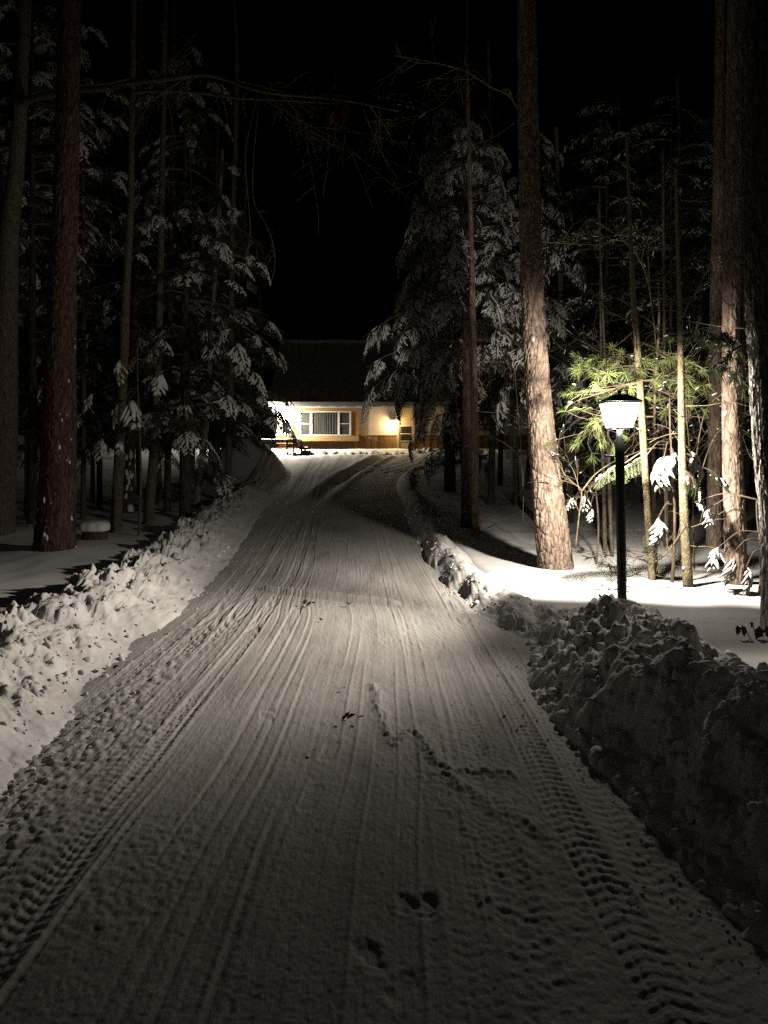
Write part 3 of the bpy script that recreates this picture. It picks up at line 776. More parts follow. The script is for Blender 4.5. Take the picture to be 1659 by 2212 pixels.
# ------------------------------------------------------------------ trunks
def trunk_mesh(P, R, nside=10, nseg=40, rough=.0, seed=0, flare=0.0, plates=None):
    """tapered trunk along points; optional bark plates"""
    k = np.linspace(0, 1, len(P))
    C = spline(P, nseg); r = np.interp(np.linspace(0, 1, nseg), k, R)
    T, S, U = frames(C)
    d = np.concatenate([[0], np.cumsum(np.linalg.norm(np.diff(C, axis=0), axis=1))])
    r = r * (1 + flare * np.exp(-d / .22))
    a = np.arange(nside) * 2 * np.pi / nside
    A, D = np.meshgrid(a, d)
    rr = r[:, None] * np.ones_like(A)
    rr = rr * (1 + rough * vnoise(np.cos(A) * 1.4 + seed, D * 1.2 + np.sin(A) * 1.4, seed + 3))
    if plates:
        per, vs, amp = plates
        wu = A / (2 * np.pi) * per; wv = D * vs
        wu2 = wu + .0; wv2 = wv + .5 * vnoise(np.cos(A) * 2, D * 3 + np.sin(A) * 2, seed)
        f1, f2, cid = worley(wu2, wv2, seed + 20, period=per)
        e = f2 - f1
        rr = rr + amp * (sstep(.02, .22, e) * (.6 + .8 * cid) - .6) + amp * .35 * vnoise(np.cos(A) * 9 * 1.0, D * 22 + np.sin(A) * 9, seed + 2)
        wob = worley(wu2 * 2, wv2 * 2.2, seed + 40, period=per * 2)
        rr = rr + amp * .35 * sstep(.0, .2, wob[1] - wob[0])
    V = C[:, None, :] + rr[..., None] * (np.cos(A)[..., None] * S[:, None, :] + np.sin(A)[..., None] * U[:, None, :])
    i = np.arange(nseg - 1)[:, None] * nside; j = np.arange(nside)[None, :]; j2 = (j + 1) % nside
    Fc = np.stack([i + j, i + j2, i + nside + j2, i + nside + j], -1).reshape(-1, 4)
    return V.reshape(-1, 3), Fc, C, r


def pix_path(pts, Y):
    """photo polyline at depth Y (or per-point depth)"""
    return np.array([at(p[0], p[1], p[2] if len(p) > 2 else Y) for p in pts])


def snow_flecks(mb, C, r, az, spread, n, seed, size=(.012, .045), zr=(.05, 3.5), off=1.0):
    """blown snow stuck on one side of a trunk (az: direction it faces)"""
    g = np.random.default_rng(seed)
    V0, F0 = ico(1)
    z = C[:, 2]
    for _ in range(n):
        h = z[0] + g.uniform(*zr)
        c = np.array([np.interp(h, z, C[:, i]) for i in range(3)]); rad = np.interp(h, z, r)
        a = az + g.normal(0, spread); s = g.uniform(*size) * (1.0 if g.random() > .15 else 1.7)
        nrm = np.array([math.cos(a), math.sin(a), 0]); tan = np.array([-math.sin(a), math.cos(a), 0])
        W = V0 * (1 + .35 * g.normal(size=(len(V0), 1)) * .5)
        Q = c + nrm * rad * off + (W[:, :1] * s * .45) * nrm + (W[:, 1:2] * s * .8) * tan + (W[:, 2:3] * s * g.uniform(.8, 1.9)) * np.array([0, 0, 1])
        mb.add(Q, F0)


def down_to_ground(P, extra=.35):
    """extend path below the snow"""
    p = P[0].copy(); d = P[0] - P[1]; d /= np.linalg.norm(d)
    return np.vstack([p + d * extra, P])


# twig() is defined below; px_tree runs later
def px_tree(name, label, cat, pts, Y, widths, barkm, twigs=0, nside=16, nseg=60, rough=.05, seed=0, flare=.15, plates=None, group=None, top=None, flecks=None, snow_name='snow_patch'):
    P = pix_path(pts, Y)
    W = np.array(widths, float) / F * Y / 2
    if top is not None:                                          # carry the trunk on out of the frame
        d = P[-1] - P[-2]; d = d / d[2]
        P = np.vstack([P, P[-1] + d * top]); W = np.append(W, W[-1] * .75)
    P2 = down_to_ground(P); W2 = np.concatenate([[W[0]], W])
    base = P[0]
    t = thing(name, label, cat, base, group)
    V, Fc, C, r = trunk_mesh(P2, W2, nside, nseg, rough, seed, flare, plates)
    mb = MB(); mb.add(V, Fc); gt = np.random.default_rng(seed + 500)
    for _ in range(twigs):
        i = int(gt.integers(8, nseg - 2)); a = gt.uniform(0, 6.28)
        twig(mb, C[i] + r[i] * .6 * np.array([math.cos(a), math.sin(a), 0]), np.array([math.cos(a), math.sin(a), gt.uniform(-.25, .45)]), gt.uniform(.2, .9), .0055, 1, gt, .08, kids=(1, 4))
    mb.build('trunk', barkm, t)
    if flecks:
        mb = MB()
        for (az, spread, n, size, zr) in flecks: snow_flecks(mb, C, r, az, spread, n, seed + 77, size, zr)
        tag(mb.build(snow_name, M['tsnow'], t), kind='stuff')
    return t, C, r


# ------------------------------------------------------------------ bare branching
def twig(mb, p, d, L, r, depth, g, droop=.12, mi=0, nk=5, kids=(2, 4), snow=None):
    """recursive crooked twig"""
    pts = [p]; q = p.copy(); d = d / np.linalg.norm(d)
    for k in range(nk):
        d = d + g.normal(0, .16, 3) + np.array([0, 0, -droop * .4]); d /= np.linalg.norm(d)
        q = q + d * L / nk; pts.append(q)
    pts = np.array(pts)
    mb.tube(pts, np.linspace(r, r * .45, len(pts)), 5 if r > .006 else 4, mi)
    if snow is not None and g.random() < snow[1]:
        i = g.integers(1, nk); s = pts[i:i + 2] + np.array([0, 0, r * .9]); snow[0].tube(s, [r * 1.3 + .004, r * 1.1 + .003], 5)
    if depth > 0:
        for _ in range(g.integers(*kids)):
            i = g.integers(1, len(pts) - 1) if len(pts) > 2 else 1
            ax = g.normal(size=3); nd = d * .9 + ax / np.linalg.norm(ax) * .9
            twig(mb, pts[i], nd, L * g.uniform(.4, .65), r * .55, depth - 1, g, droop, mi, nk, kids, snow)


# ------------------------------------------------------------------ conifer sprays
def spray_template(seed, droop=.35, twigs=9, spread=.95, snowy=.7, needle=.055, hang=0.0, fat=1.0):
    g = np.random.default_rng(seed)
    wood = MB(); need = MB(); snow = MB()
    xs = np.linspace(0, 1, 7)
    bend = g.uniform(-.12, .12)
    axis = np.stack([xs, bend * xs ** 2, .10 * xs - droop * xs ** 2], 1)
    wood.tube(axis, np.linspace(.014, .005, 7), 4)
    lines = [(axis, 1.0)]
    for i in range(twigs):
        for sd in (-1, 1):
            u = .12 + .82 * (i + g.uniform(0, .7)) / twigs
            p = np.array([np.interp(u, xs, axis[:, j]) for j in range(3)])
            l = spread * .5 * (1 - u) ** .65 * g.uniform(.7, 1.15) + .07
            ang = math.radians(g.uniform(38, 62))
            dv = np.array([math.cos(ang), sd * math.sin(ang), -.15 - hang])
            k = np.linspace(0, 1, 4)[:, None]
            T = p + dv * l * k + np.array([0, 0, -droop * .7 * l]) * k ** 2
            wood.tube(T, np.linspace(.006, .003, 4), 3, cap=False)
            lines.append((T, l))
            if l > .22 and fat < 1.5:
                for s2 in (-1, 1):
                    p2 = T[1] * .4 + T[2] * .6; a2 = ang + s2 * math.radians(38)
                    d2 = np.array([math.cos(a2), sd * math.sin(a2), -.2 - hang]); l2 = l * .42
                    T2 = p2 + d2 * l2 * k + np.array([0, 0, -droop * .7 * l2]) * k ** 2
                    lines.append((T2, l2))
    NV = []; NF = []; c = 0
    for (T, l) in lines:
        n = max(4, int(l / .026))
        tt_ = np.linspace(.08, 1, n)
        kk = np.linspace(0, 1, len(T))
        C = np.stack([np.interp(tt_, kk, T[:, j]) for j in range(3)], 1)
        D = np.gradient(C, axis=0); D /= np.linalg.norm(D, axis=1, keepdims=True)
        S = np.cross(D, [0, 0, 1.0]); S /= np.linalg.norm(S, axis=1, keepdims=True) + 1e-9
        for sd in (-1, 1):
            le = needle * g.uniform(.7, 1.15, n)[:, None]
            tip = C + (D * .75 + sd * S * .8 + np.array([0, 0, 1]) * g.normal(-.1, .25, n)[:, None]) * le
            w = D * .011
            NV.append(np.stack([C - w, C + w, tip], 1).reshape(-1, 3))
            NF.append(np.arange(3 * n).reshape(n, 3) + c); c += 3 * n
    need.add(np.concatenate(NV), np.concatenate(NF))
    for (T, l) in lines:
        if g.random() > snowy: continue
        n = 6; a0 = g.uniform(.05, .35); a1 = g.uniform(.75, 1.02)
        tt_ = np.linspace(a0, a1, n); kk = np.linspace(0, 1, len(T))
        C = np.stack([np.interp(tt_, kk, T[:, j]) for j in range(3)], 1)
        r = fat * (.020 + .026 * l ** .5) * g.uniform(.7, 1.3) * np.array([.35, .9, 1.05, 1, .8, .35]) * g.uniform(.75, 1.25, n)
        C = C + g.normal(0, .006, C.shape); C[:, 2] += r * .55
        snow.tube(C, r, 6, flat=.75)
    return tuple((np.concatenate(b.v), b.f, b.n) if b.n else None for b in (wood, need, snow))


TEMPL = {
    'hemlock': [spray_template(200 + k, .5, 8, 1.0, .72, .05, .1, .92) for k in range(6)],
    'heavy': [spray_template(230 + k, .75, 4, 1.25, .95, .05, .2, 1.75) for k in range(6)],
    'spruce': [spray_template(260 + k, .85, 9, .75, .42, .06, .35) for k in range(6)],
    'frost': [spray_template(350 + k, .6, 9, .85, .7, .05, .2, .72) for k in range(6)],
    'bare': [spray_template(290 + k, .5, 8, .9, .12, .055, .1) for k in range(5)],
    'light': [spray_template(320 + k, .4, 7, .9, .25, .055, .05) for k in range(5)],
}


def put_spray(crown, snow, kind, p, d, scale, g, roll=0.0, wood_i=0, need_i=1, allow_snow=True, snow_scale=1.0):
    wd, nd, sn = TEMPL[kind][g.integers(len(TEMPL[kind]))]
    d = np.asarray(d, float) / np.linalg.norm(d)
    S = np.cross([0, 0, 1.0], d); nS = np.linalg.norm(S)
    S = S / nS if nS > 1e-3 else np.array([0, 1.0, 0])
    U = np.cross(d, S)
    c, s_ = math.cos(roll), math.sin(roll)
    S2 = c * S + s_ * U; U2 = -s_ * S + c * U
    Rm = np.stack([d, S2, U2], 1) * scale
    for (part, b, mi) in ((wd, crown, wood_i), (nd, crown, need_i), (sn, snow, 0)):
        if part is None or (b is snow and not allow_snow): continue
        V, Fs, _n = part
        Q = V @ Rm.T + p
        base = b.n
        b.v.append(Q.astype(np.float32)); b.n += len(Q)
        for f in Fs:
            b.f.append(f + base); b.m.append(np.full(len(f), mi, np.int32))


def bough(crown, snow, p, az, L, elev, kind, g, sag=.5, scale=.6, nside=3, snow_p=1.0):
    d0 = np.array([math.cos(az) * math.cos(elev), math.sin(az) * math.cos(elev), math.sin(elev)])
    k = np.linspace(0, 1, 7)[:, None]
    C = p + d0 * L * k + np.array([0, 0, -sag * L]) * k ** 2
    crown.tube(C, np.linspace(.012 + .008 * L, .005, 7), 5, 0)
    T = np.gradient(C, axis=0); T /= np.linalg.norm(T, axis=1, keepdims=True)
    put_spray(crown, snow, kind, C[-2], T[-1], scale * g.uniform(.85, 1.15), g, g.normal(0, .2), allow_snow=g.random() < snow_p)
    for i in range(nside):
        u = .25 + .65 * (i + g.uniform(0, .8)) / nside
        q = np.array([np.interp(u, k[:, 0], C[:, j]) for j in range(3)]); td = np.array([np.interp(u, k[:, 0], T[:, j]) for j in range(3)])
        for sd in (-1, 1):
            a = sd * math.radians(g.uniform(35, 65))
            dd = np.array([td[0] * math.cos(a) - td[1] * math.sin(a), td[0] * math.sin(a) + td[1] * math.cos(a), td[2] - .15])
            put_spray(crown, snow, kind, q, dd, scale * g.uniform(.65, 1.0) * (1.1 - .4 * u), g, g.normal(0, .25), allow_snow=g.random() < snow_p)


def conifer(name, label, base, H, R, z0, nb, kind, needles, g, barkm, trunk_r=.12, sag=.5, elev=.1, scale=.6, nside=3, snow_p=1.0, group=None, lean=(0, 0), azs=None, cat='tree', prof=.8, low=None):
    base = np.asarray(base, float)
    t = thing(name, label, cat, base, group)
    P = np.array([base + (lean[0] * q * H, lean[1] * q * H, q * H) for q in np.linspace(0, 1, 6)])
    V, Fc, C, r = trunk_mesh(down_to_ground(P), np.interp(np.linspace(0, 1, 7), [0, 1], [trunk_r, trunk_r * .12]), 12, 50, .08, int(g.integers(99)), .2)
    mb = MB(); mb.add(V, Fc); mb.build('trunk', barkm, t)
    crown = MB(); snow = MB()
    for i in range(nb):
        q = (i + g.uniform(0, 1)) / nb
        z = z0 + (H - z0) * q ** 1.1
        az = g.uniform(0, 2 * np.pi) if azs is None else g.uniform(*azs)
        L = max(.25, R * (1 - q) ** prof * g.uniform(.65, 1.12) + .15)
        p = base + np.array([lean[0] * z, lean[1] * z, z])
        bough(crown, snow, p, az, L, elev + g.normal(0, .12), kind, g, sag * g.uniform(.7, 1.3), scale * (.6 + .5 * (1 - q)), nside, snow_p)
    if low:
        for i in range(low[3]):
            z = g.uniform(low[0], low[1]); bough(crown, snow, base + np.array([0, 0, z]), g.uniform(0, 6.28), low[2] * g.uniform(.6, 1.1), -.1, kind, g, sag, scale * .8, nside, snow_p)
    crown.build('crown', [M['twig'], needles], t, smooth=False)
    if snow.n: tag(snow.build('snow_load', M['tsnow'], t), kind='stuff')
    return t


def gz(X, Y): return float(ground_z(np.array([float(X)]), np.array([float(Y)]))[0])


def on_ground(x, Y):
    X = (x - CX) / F * Y; return np.array([X, Y, gz(X, Y)])


# ------------------------------------------------------------------ the named trees
# big lit pine right of the drive
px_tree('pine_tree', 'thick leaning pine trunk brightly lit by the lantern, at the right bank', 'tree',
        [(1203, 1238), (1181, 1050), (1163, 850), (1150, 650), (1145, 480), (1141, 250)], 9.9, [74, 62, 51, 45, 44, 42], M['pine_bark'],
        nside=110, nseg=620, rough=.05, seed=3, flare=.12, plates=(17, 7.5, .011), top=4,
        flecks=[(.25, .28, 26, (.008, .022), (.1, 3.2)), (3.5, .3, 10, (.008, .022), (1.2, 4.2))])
# big pine at left
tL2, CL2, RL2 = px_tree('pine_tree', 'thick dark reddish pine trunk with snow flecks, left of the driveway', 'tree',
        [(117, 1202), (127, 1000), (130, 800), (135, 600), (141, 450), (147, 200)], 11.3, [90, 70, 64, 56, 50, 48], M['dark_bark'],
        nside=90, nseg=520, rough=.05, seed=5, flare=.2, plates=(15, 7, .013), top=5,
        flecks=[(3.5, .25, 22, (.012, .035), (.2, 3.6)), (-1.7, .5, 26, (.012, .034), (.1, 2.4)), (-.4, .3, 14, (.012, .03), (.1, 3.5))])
# far left double stem with the long limb
Y = 13.0
tL1, CL1, RL1 = px_tree('maple_tree', 'smooth grey twin-stemmed tree cut by the left edge, with a long bare limb', 'tree',
        [(2, 1165), (8, 900), (12, 700), (18, 520), (33, 380), (44, 220), (52, 60)], Y, [56, 58, 50, 44, 34, 30, 26], M['grey_bark'],
        nside=40, nseg=120, rough=.06, seed=8, top=4)
mb = MB()
V, Fc, _, _ = trunk_mesh(pix_path([(-12, 1165), (-8, 900), (2, 640), (-6, 420), (-20, 200), (-30, 0)], Y + .3), np.array([40, 36, 30, 26, 24, 20]) / F * Y / 2, 24, 80, .06, 9)
mb.add(V, Fc); mb.build('second_stem', M['grey_bark'], tL1)
mb = MB(); sn = MB()
limb = spline(pix_path([(46, 232, 13.0), (60, 216, 12.8), (110, 203, 12.4), (150, 194, 12.1), (230, 190, 11.6), (285, 178, 11.2), (360, 170, 10.6), (450, 162, 10.1), (560, 196, 9.6), (650, 207, 9.2), (740, 216, 8.9), (860, 240, 8.4)], Y), 70)
lr = np.interp(np.linspace(0, 1, 70), [0, .1, .4, .7, 1], [.085, .07, .045, .022, .008])
mb.tube(limb, lr, 10)
sl = limb[8:32] + np.array([0, 0, .035]); sn.tube(sl, lr[8:32] * .75 * (1 + .25 * RNG.random(24)), 8, flat=.7)
limb2 = spline(pix_path([(280, 200, 11.3), (350, 196, 10.9), (430, 200, 10.4), (520, 212, 10), (640, 218, 9.5), (730, 224, 9.1)], Y), 30)
mb.tube(limb2, np.linspace(.03, .008, 30), 7)
g = np.random.default_rng(21)
for i in range(26):
    k = int(g.integers(22, 69)); dd = limb[min(k + 1, 69)] - limb[k - 1]; dd /= np.linalg.norm(dd)
    twig(mb, limb[k], dd * .7 + g.normal(0, .6, 3) + np.array([0, 0, -.25]), g.uniform(.5, 1.5), .008, 2, g, .25)
for (pts, r0) in (([(555, 205, 9.5), (530, 330, 9.4), (535, 420, 9.4), (540, 500, 9.4), (534, 555, 9.4), (527, 600, 9.4)], .007), ([(560, 200, 9.6), (545, 410, 9.6), (572, 480, 9.6), (588, 520, 9.6), (594, 560, 9.6), (590, 592, 9.6), (582, 618, 9.6)], .006),
                  ([(640, 210, 9.2), (655, 260, 9.2), (665, 320, 9.2), (678, 400, 9.2), (688, 470, 9.2), (687, 505, 9.2)], .005), ([(570, 215, 9.2), (650, 260, 9.1), (740, 310, 9.0), (830, 385, 8.9), (900, 440, 8.8)], .009),
                  ([(600, 225, 9.2), (700, 300, 9.2), (790, 350, 9.2), (850, 420, 9.1)], .006)):
    c = spline(pix_path(pts, 9), 24); mb.tube(c, np.linspace(r0, r0 * .5, 24), 5)
    for k in range(4): twig(mb, c[int(g.integers(6, 22))], g.normal(0, .5, 3) + np.array([0, 0, -.4]), g.uniform(.12, .4), .0035, 1, g, .3)
mb.build('limb', M['grey_bark'], tL1)
tag(sn.build('snow_load', M['tsnow'], tL1), kind='stuff')

# slender trunks left
def slim(label, pts, Y, widths, barkm, seed, top=4, flecks=None, name='slim_tree', nside=14, group=None, rough=.09):
    return px_tree(name, label, 'tree', pts, Y, widths, barkm, nside=nside, nseg=90, rough=rough, seed=seed, top=top, flecks=flecks, group=group, twigs=16)


slim('slim grey trunk just right of the snow-capped stump, snowy bough crossing it', [(251, 1130), (258, 960), (266, 800), (272, 640), (282, 430), (286, 200)], 13.6, [24, 22, 20, 18, 15, 13], M['grey_bark'], 31)
slim('slim dark trunk second to the right of the stump', [(322, 1112), (333, 960), (340, 800), (345, 640), (352, 300)], 14.6, [22, 20, 17, 15, 12], M['grey_bark'], 32)
slim('thin dark trunk close behind, third to the right of the stump', [(362, 1078), (364, 900), (366, 700), (372, 300)], 17.0, [15, 14, 13, 10], M['dark_bark'], 33)
slim('short leaning reddish trunk at the edge of the left woods, fourth from the stump', [(428, 1062), (437, 990), (446, 900), (458, 700)], 18.0, [16, 16, 14, 11], M['pine_bark'], 34)
slim('dark trunk with snow plastered on its foot, between the two nearest slim trunks', [(276, 1085), (282, 960), (290, 700), (296, 400)], 16.5, [26, 20, 17, 14], M['dark_bark'], 35, flecks=[(-1.3, .5, 16, (.03, .07), (.05, 1.6))])
slim('tall thin pale pole of a trunk high above the left hemlock', [(492, 1040), (498, 800), (502, 480), (508, 330), (512, 120), (505, 0)], 19, [14, 13, 12, 12, 10, 8], M['grey_bark'], 36, rough=.12)
# right
slim('straight light brown trunk standing alone between the spruce and the lit pine', [(1027, 1143), (1026, 1000), (1024, 800), (1020, 620), (1017, 480)], 13.4, [17, 16, 15, 13, 10], M['pine_bark'], 41, top=2.5)
slim('darker trunk close against the left side of the light brown one', [(1016, 1100), (1013, 950), (1009, 780), (1008, 600), (1008, 400)], 14.6, [18, 17, 15, 13, 10], M['dark_bark'], 42)
slim('slim straw-coloured sapling trunk right beside the lamp post', [(1408, 1246), (1399, 1110), (1388, 930), (1378, 760), (1368, 640), (1360, 450)], 9.0, [15, 15, 15, 13, 11, 8], M['sap_bark'], 43, top=.8, rough=.14, name='sapling')
slim('straight greyish sapling trunk midway between the lamp post and the right pines', [(1486, 1272), (1478, 1110), (1473, 930), (1470, 760), (1466, 600)], 8.65, [22, 19, 16, 13, 9], M['sap_bark'], 44, top=1.2, name='sapling', flecks=[(-2.4, .5, 7, (.008, .016), (.2, 1.8))])
px_tree('pine_tree', 'sturdy reddish pine trunk, thicker of the pair at the far right', 'tree', [(1592, 1266), (1585, 1080), (1580, 880), (1580, 650), (1584, 400), (1586, 150)], 8.75, [46, 42, 37, 34, 32, 30], M['pine_bark'],
        nside=80, nseg=420, rough=.05, seed=45, plates=(13, 8, .008), top=4, flecks=[(3.4, .3, 10, (.008, .016), (.2, 2.6))])
px_tree('pine_tree', 'slimmer reddish pine trunk, left of the pair at the far right', 'tree', [(1542, 1140), (1545, 960), (1546, 760), (1550, 500), (1553, 250)], 11.8, [29, 28, 26, 23, 21], M['pine_bark'],
        nside=60, nseg=320, rough=.05, seed=46, plates=(11, 8, .008), top=4)
# nearest tree at the right edge, back light and shade painted into its bark
P = pix_path([(1698, 1330), (1688, 1150), (1672, 950), (1662, 780), (1654, 640), (1650, 450), (1652, 150), (1650, -200)], 6.6)
bt = thing('birch_tree', 'tree trunk cut by the right edge, coloured dark with a lamp-lit strip of flaking bark', 'tree', P[0])
V, Fc, C, r = trunk_mesh(down_to_ground(P), np.array([92, 92, 84, 80, 78, 78, 80, 80, 78]) / F * 6.6 / 2, 120, 560, .07, 47, .1, (22, 4.0, .012))
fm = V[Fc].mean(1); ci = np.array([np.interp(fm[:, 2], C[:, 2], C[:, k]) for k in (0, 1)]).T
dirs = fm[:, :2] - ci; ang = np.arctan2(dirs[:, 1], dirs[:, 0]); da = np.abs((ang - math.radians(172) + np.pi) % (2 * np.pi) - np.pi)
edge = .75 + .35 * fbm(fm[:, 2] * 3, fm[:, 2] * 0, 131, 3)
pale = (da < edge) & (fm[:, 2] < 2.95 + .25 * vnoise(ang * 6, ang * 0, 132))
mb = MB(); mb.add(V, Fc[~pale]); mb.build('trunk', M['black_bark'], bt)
mb = MB(); mb.add(V, Fc[pale]); mb.build('lit_strip', M['lit_bark'], bt)
# thin stems behind the post
for i, (pts, Y, w) in enumerate([([(1307, 1178), (1304, 1050), (1300, 900), (1298, 700)], 11.5, [9, 8, 7, 5]), ([(1322, 1186), (1316, 1050), (1312, 900), (1305, 740)], 11.2, [8, 8, 6, 5]),
                                 ([(1438, 1200), (1440, 1050), (1436, 850), (1434, 600)], 12.0, [10, 9, 8, 7]), ([(1232, 1120), (1228, 950), (1215, 750), (1208, 500)], 15.0, [15, 14, 13, 11]), ([(1116, 1085), (1112, 950), (1105, 780), (1098, 600)], 18.5, [13, 12, 11, 9])]):
    lab = ['thin stem just left of the post, left of two side by side', 'thin stem just left of the post, right of two side by side', 'thin dim stem between the two saplings', 'dim slim trunk in the gap right of the lit pine', 'dim slim trunk in the gap left of the lit pine'][i]
    slim(lab, pts, Y, w, M['grey_bark'], 60 + i, top=2)

# conifers
g = np.random.default_rng(55)
conifer('hemlock_tree', 'big dark hemlock with drooping snow-laden boughs on the left of the driveway', on_ground(400, 15.5), 9.5, 2.45, 1.7, 66, 'hemlock', M['hemlock'], g, M['black_bark'], .15, .45, .12, .62, 3, .42, prof=.55)
conifer('hemlock_tree', 'bushy hemlock whose dark boughs reach towards the bright house corner', on_ground(468, 23), 8.5, 1.6, 1.8, 56, 'light', M['hemlock'], g, M['black_bark'], .14, .35, .1, .7, 3, .5, prof=.5)
conifer('spruce_tree', 'tall shaggy spruce with drooping frosted boughs overhanging the right of the house', on_ground(972, 22), 11.0, 2.15, 3.6, 100, 'spruce', M['spruce'], g, M['black_bark'], .2, .62, .1, .8, 3, .8, prof=.6, low=(1.2, 4.2, 1.15, 26))
conifer('spruce_tree', 'nearer snow-frosted spruce whose boughs hang in front of the house roof', on_ground(1004, 14.6), 7.6, 1.95, 3.3, 84, 'frost', M['spruce'], g, M['black_bark'], .09, .55, .12, .62, 3, .9, prof=.5)
conifer('spruce_tree', 'narrow snowy spruce seen on both sides of the lit pine trunk', on_ground(1165, 15), 7.5, 1.25, 2.4, 40, 'spruce', M['spruce'], g, M['black_bark'], .09, .6, .05, .55, 2, .85, prof=.5)

# individually placed snowy boughs on slender understory hemlocks
def understory(label, x, Y, H, boughs, seed, kind='heavy', lean=(0, 0), barkm=None, name='hemlock_sapling', r=.02):
    g = np.random.default_rng(seed); base = on_ground(x, Y)
    t = thing(name, label, 'sapling', base)
    P = np.array([base + (lean[0] * q * H + .03 * math.sin(q * 5), lean[1] * q * H, q * H) for q in np.linspace(0, 1, 6)])
    V, Fc, C, rr = trunk_mesh(down_to_ground(P, .2), np.linspace(r, r * .3, 7), 8, 30, .1, seed)
    mb = MB(); mb.add(V, Fc); mb.build('trunk', barkm or M['twig'], t)
    for (px, py, dY, sc, kd, dx, dz) in boughs:
        crown = MB(); snow = MB()
        tip = at(px, py, Y + dY)
        z = np.clip(tip[2] + .15, C[:, 2].min(), C[:, 2].max()); s = np.array([np.interp(z, C[:, 2], C[:, i]) for i in range(3)])
        mid = (s + tip) / 2 + (0, 0, .08)
        c = spline([s, mid, tip], 10); crown.tube(c, np.linspace(.009, .005, 10), 5, 0)
        put_spray(crown, snow, kd, tip, (dx, -.35, dz), sc, g, g.normal(0, .1))
        put_spray(crown, snow, kd, tip, (dx + .5 * np.sign(dx or 1), -.1, dz), sc * .7, g, .2)
        bo = crown.build('bough', [M['twig'], M['hemlock']], t, smooth=False)
        if snow.n: tag(snow.build('snow_clump', M['tsnow'], bo), kind='stuff')
    return t


understory('young hemlock left of the lamp post with two small snowy twig tips', 1288, 10.6, 1.5, [(1268, 1068, 0, .22, 'heavy', -.4, -.5), (1275, 1096, -.1, .18, 'heavy', .3, -.8), (1240, 1075, .1, .18, 'heavy', -.7, -.4)], 71)
understory('young hemlock with the hand-shaped white snow bough right of the lamp post', 1452, 8.9, 2.1, [(1425, 1115, 0, .33, 'heavy', -.1, -1.0), (1420, 1120, -.05, .30, 'heavy', .35, -1), (1450, 965, -.1, .40, 'heavy', .1, -1.0), (1490, 975, 0, .40, 'heavy', .6, -.8), (1435, 985, -.1, .36, 'heavy', -.6, -.7), (1395, 985, -.3, .45, 'bare', -1, -.35), (1350, 1000, -.4, .45, 'bare', -1, -.25), (1470, 1010, -.3, .5, 'bare', .6, -.6), (1520, 1010, -.1, .4, 'bare', 1, -.5)], 72, r=.025)
understory('small snow-bowed hemlock in front of the right pine trunk', 1640, 8.35, 1.0, [(1555, 1180, 0, .26, 'heavy', -.8, -.6), (1580, 1200, -.1, .28, 'heavy', .2, -.9), (1612, 1225, -.1, .26, 'heavy', .4, -.9), (1535, 1095, .2, .2, 'heavy', -.5, -.8), (1500, 1085, .3, .16, 'heavy', .9, -.3)], 73)
understory('slender hemlock with few snowy boughs beside the nearest slim left trunk', 300, 13.0, 3.2, [(272, 860, 0, .5, 'heavy', .5, -.45), (265, 868, .1, .4, 'heavy', -.6, -.6), (345, 800, .3, .4, 'heavy', .1, -1), (205, 850, .5, .35, 'heavy', -.7, -.5), (215, 945, .5, .35, 'heavy', .4, -.9), (256, 950, 0, .22, 'heavy', .5, -.8), (265, 775, .2, .4, 'heavy', -.3, -.6), (180, 890, .6, .3, 'heavy', -.6, -.6)], 74, r=.03)

# white pine with green tufts round the lantern
def tuft(mb, p, d, g, n=42, L=.11, w=.0036, mi=0):
    d = np.asarray(d, float) / np.linalg.norm(d)
    A = g.normal(size=(n, 3)); A /= np.linalg.norm(A, axis=1, keepdims=True)
    D = d[None, :] * .75 + A * .85; D /= np.linalg.norm(D, axis=1, keepdims=True)
    D[:, 2] -= .12
    le = L * g.uniform(.7, 1.15, n)[:, None]
    st = p + d * g.uniform(-.05, .03, n)[:, None]
    S = np.cross(D, A); S /= np.linalg.norm(S, axis=1, keepdims=True) + 1e-9
    mid = st + D * le * .55; tip = st + D * le + np.array([0, 0, -.012])
    V = np.stack([st - S * w * .6, st + S * w * .6, mid + S * w, mid - S * w, tip], 1).reshape(-1, 3)
    i = np.arange(n)[:, None] * 5
    mb.add(V, np.concatenate([i + 0, i + 1, i + 2, i + 3], 1), mi); mb.v.append(np.zeros((0, 3), np.float32))
    base = mb.n - 5 * n
    mb.f.append(base + np.concatenate([i + 3, i + 2, i + 4], 1)); mb.m.append(np.full(n, mi, np.int32))


def wp_branch(crown, snow, pts, Y, g, ntuft=9, L=.11, r=.009, snowp=.12, spread=.16):
    c = spline(pix_path(pts, Y), 24); crown.tube(c, np.linspace(r, r * .4, 24), 6, 0)
    for k in range(ntuft):
        i = int(np.clip(g.integers(8, 24), 0, 23)); dd = c[min(i + 1, 23)] - c[max(i - 1, 0)]; dd /= np.linalg.norm(dd)
        off = g.normal(0, 1, 3) * (spread, spread, spread * .55); q = c[i] + off
        crown.tube(np.array([c[max(i - 3, 0)], (c[i] + q) / 2 + (0, 0, .01), q]), [.004, .003, .0025], 4, 0)
        tuft(crown, q, off + dd * .1 + np.array([0, 0, -.03]), g, int(g.integers(20, 32)), L, mi=1)
        if g.random() < snowp:
            V, Fc = CLODS[int(g.integers(len(CLODS)))]; snow.add(V * (.035, .03, .022) * g.uniform(.6, 1.2) + q + (0, 0, .02), Fc)
    return c


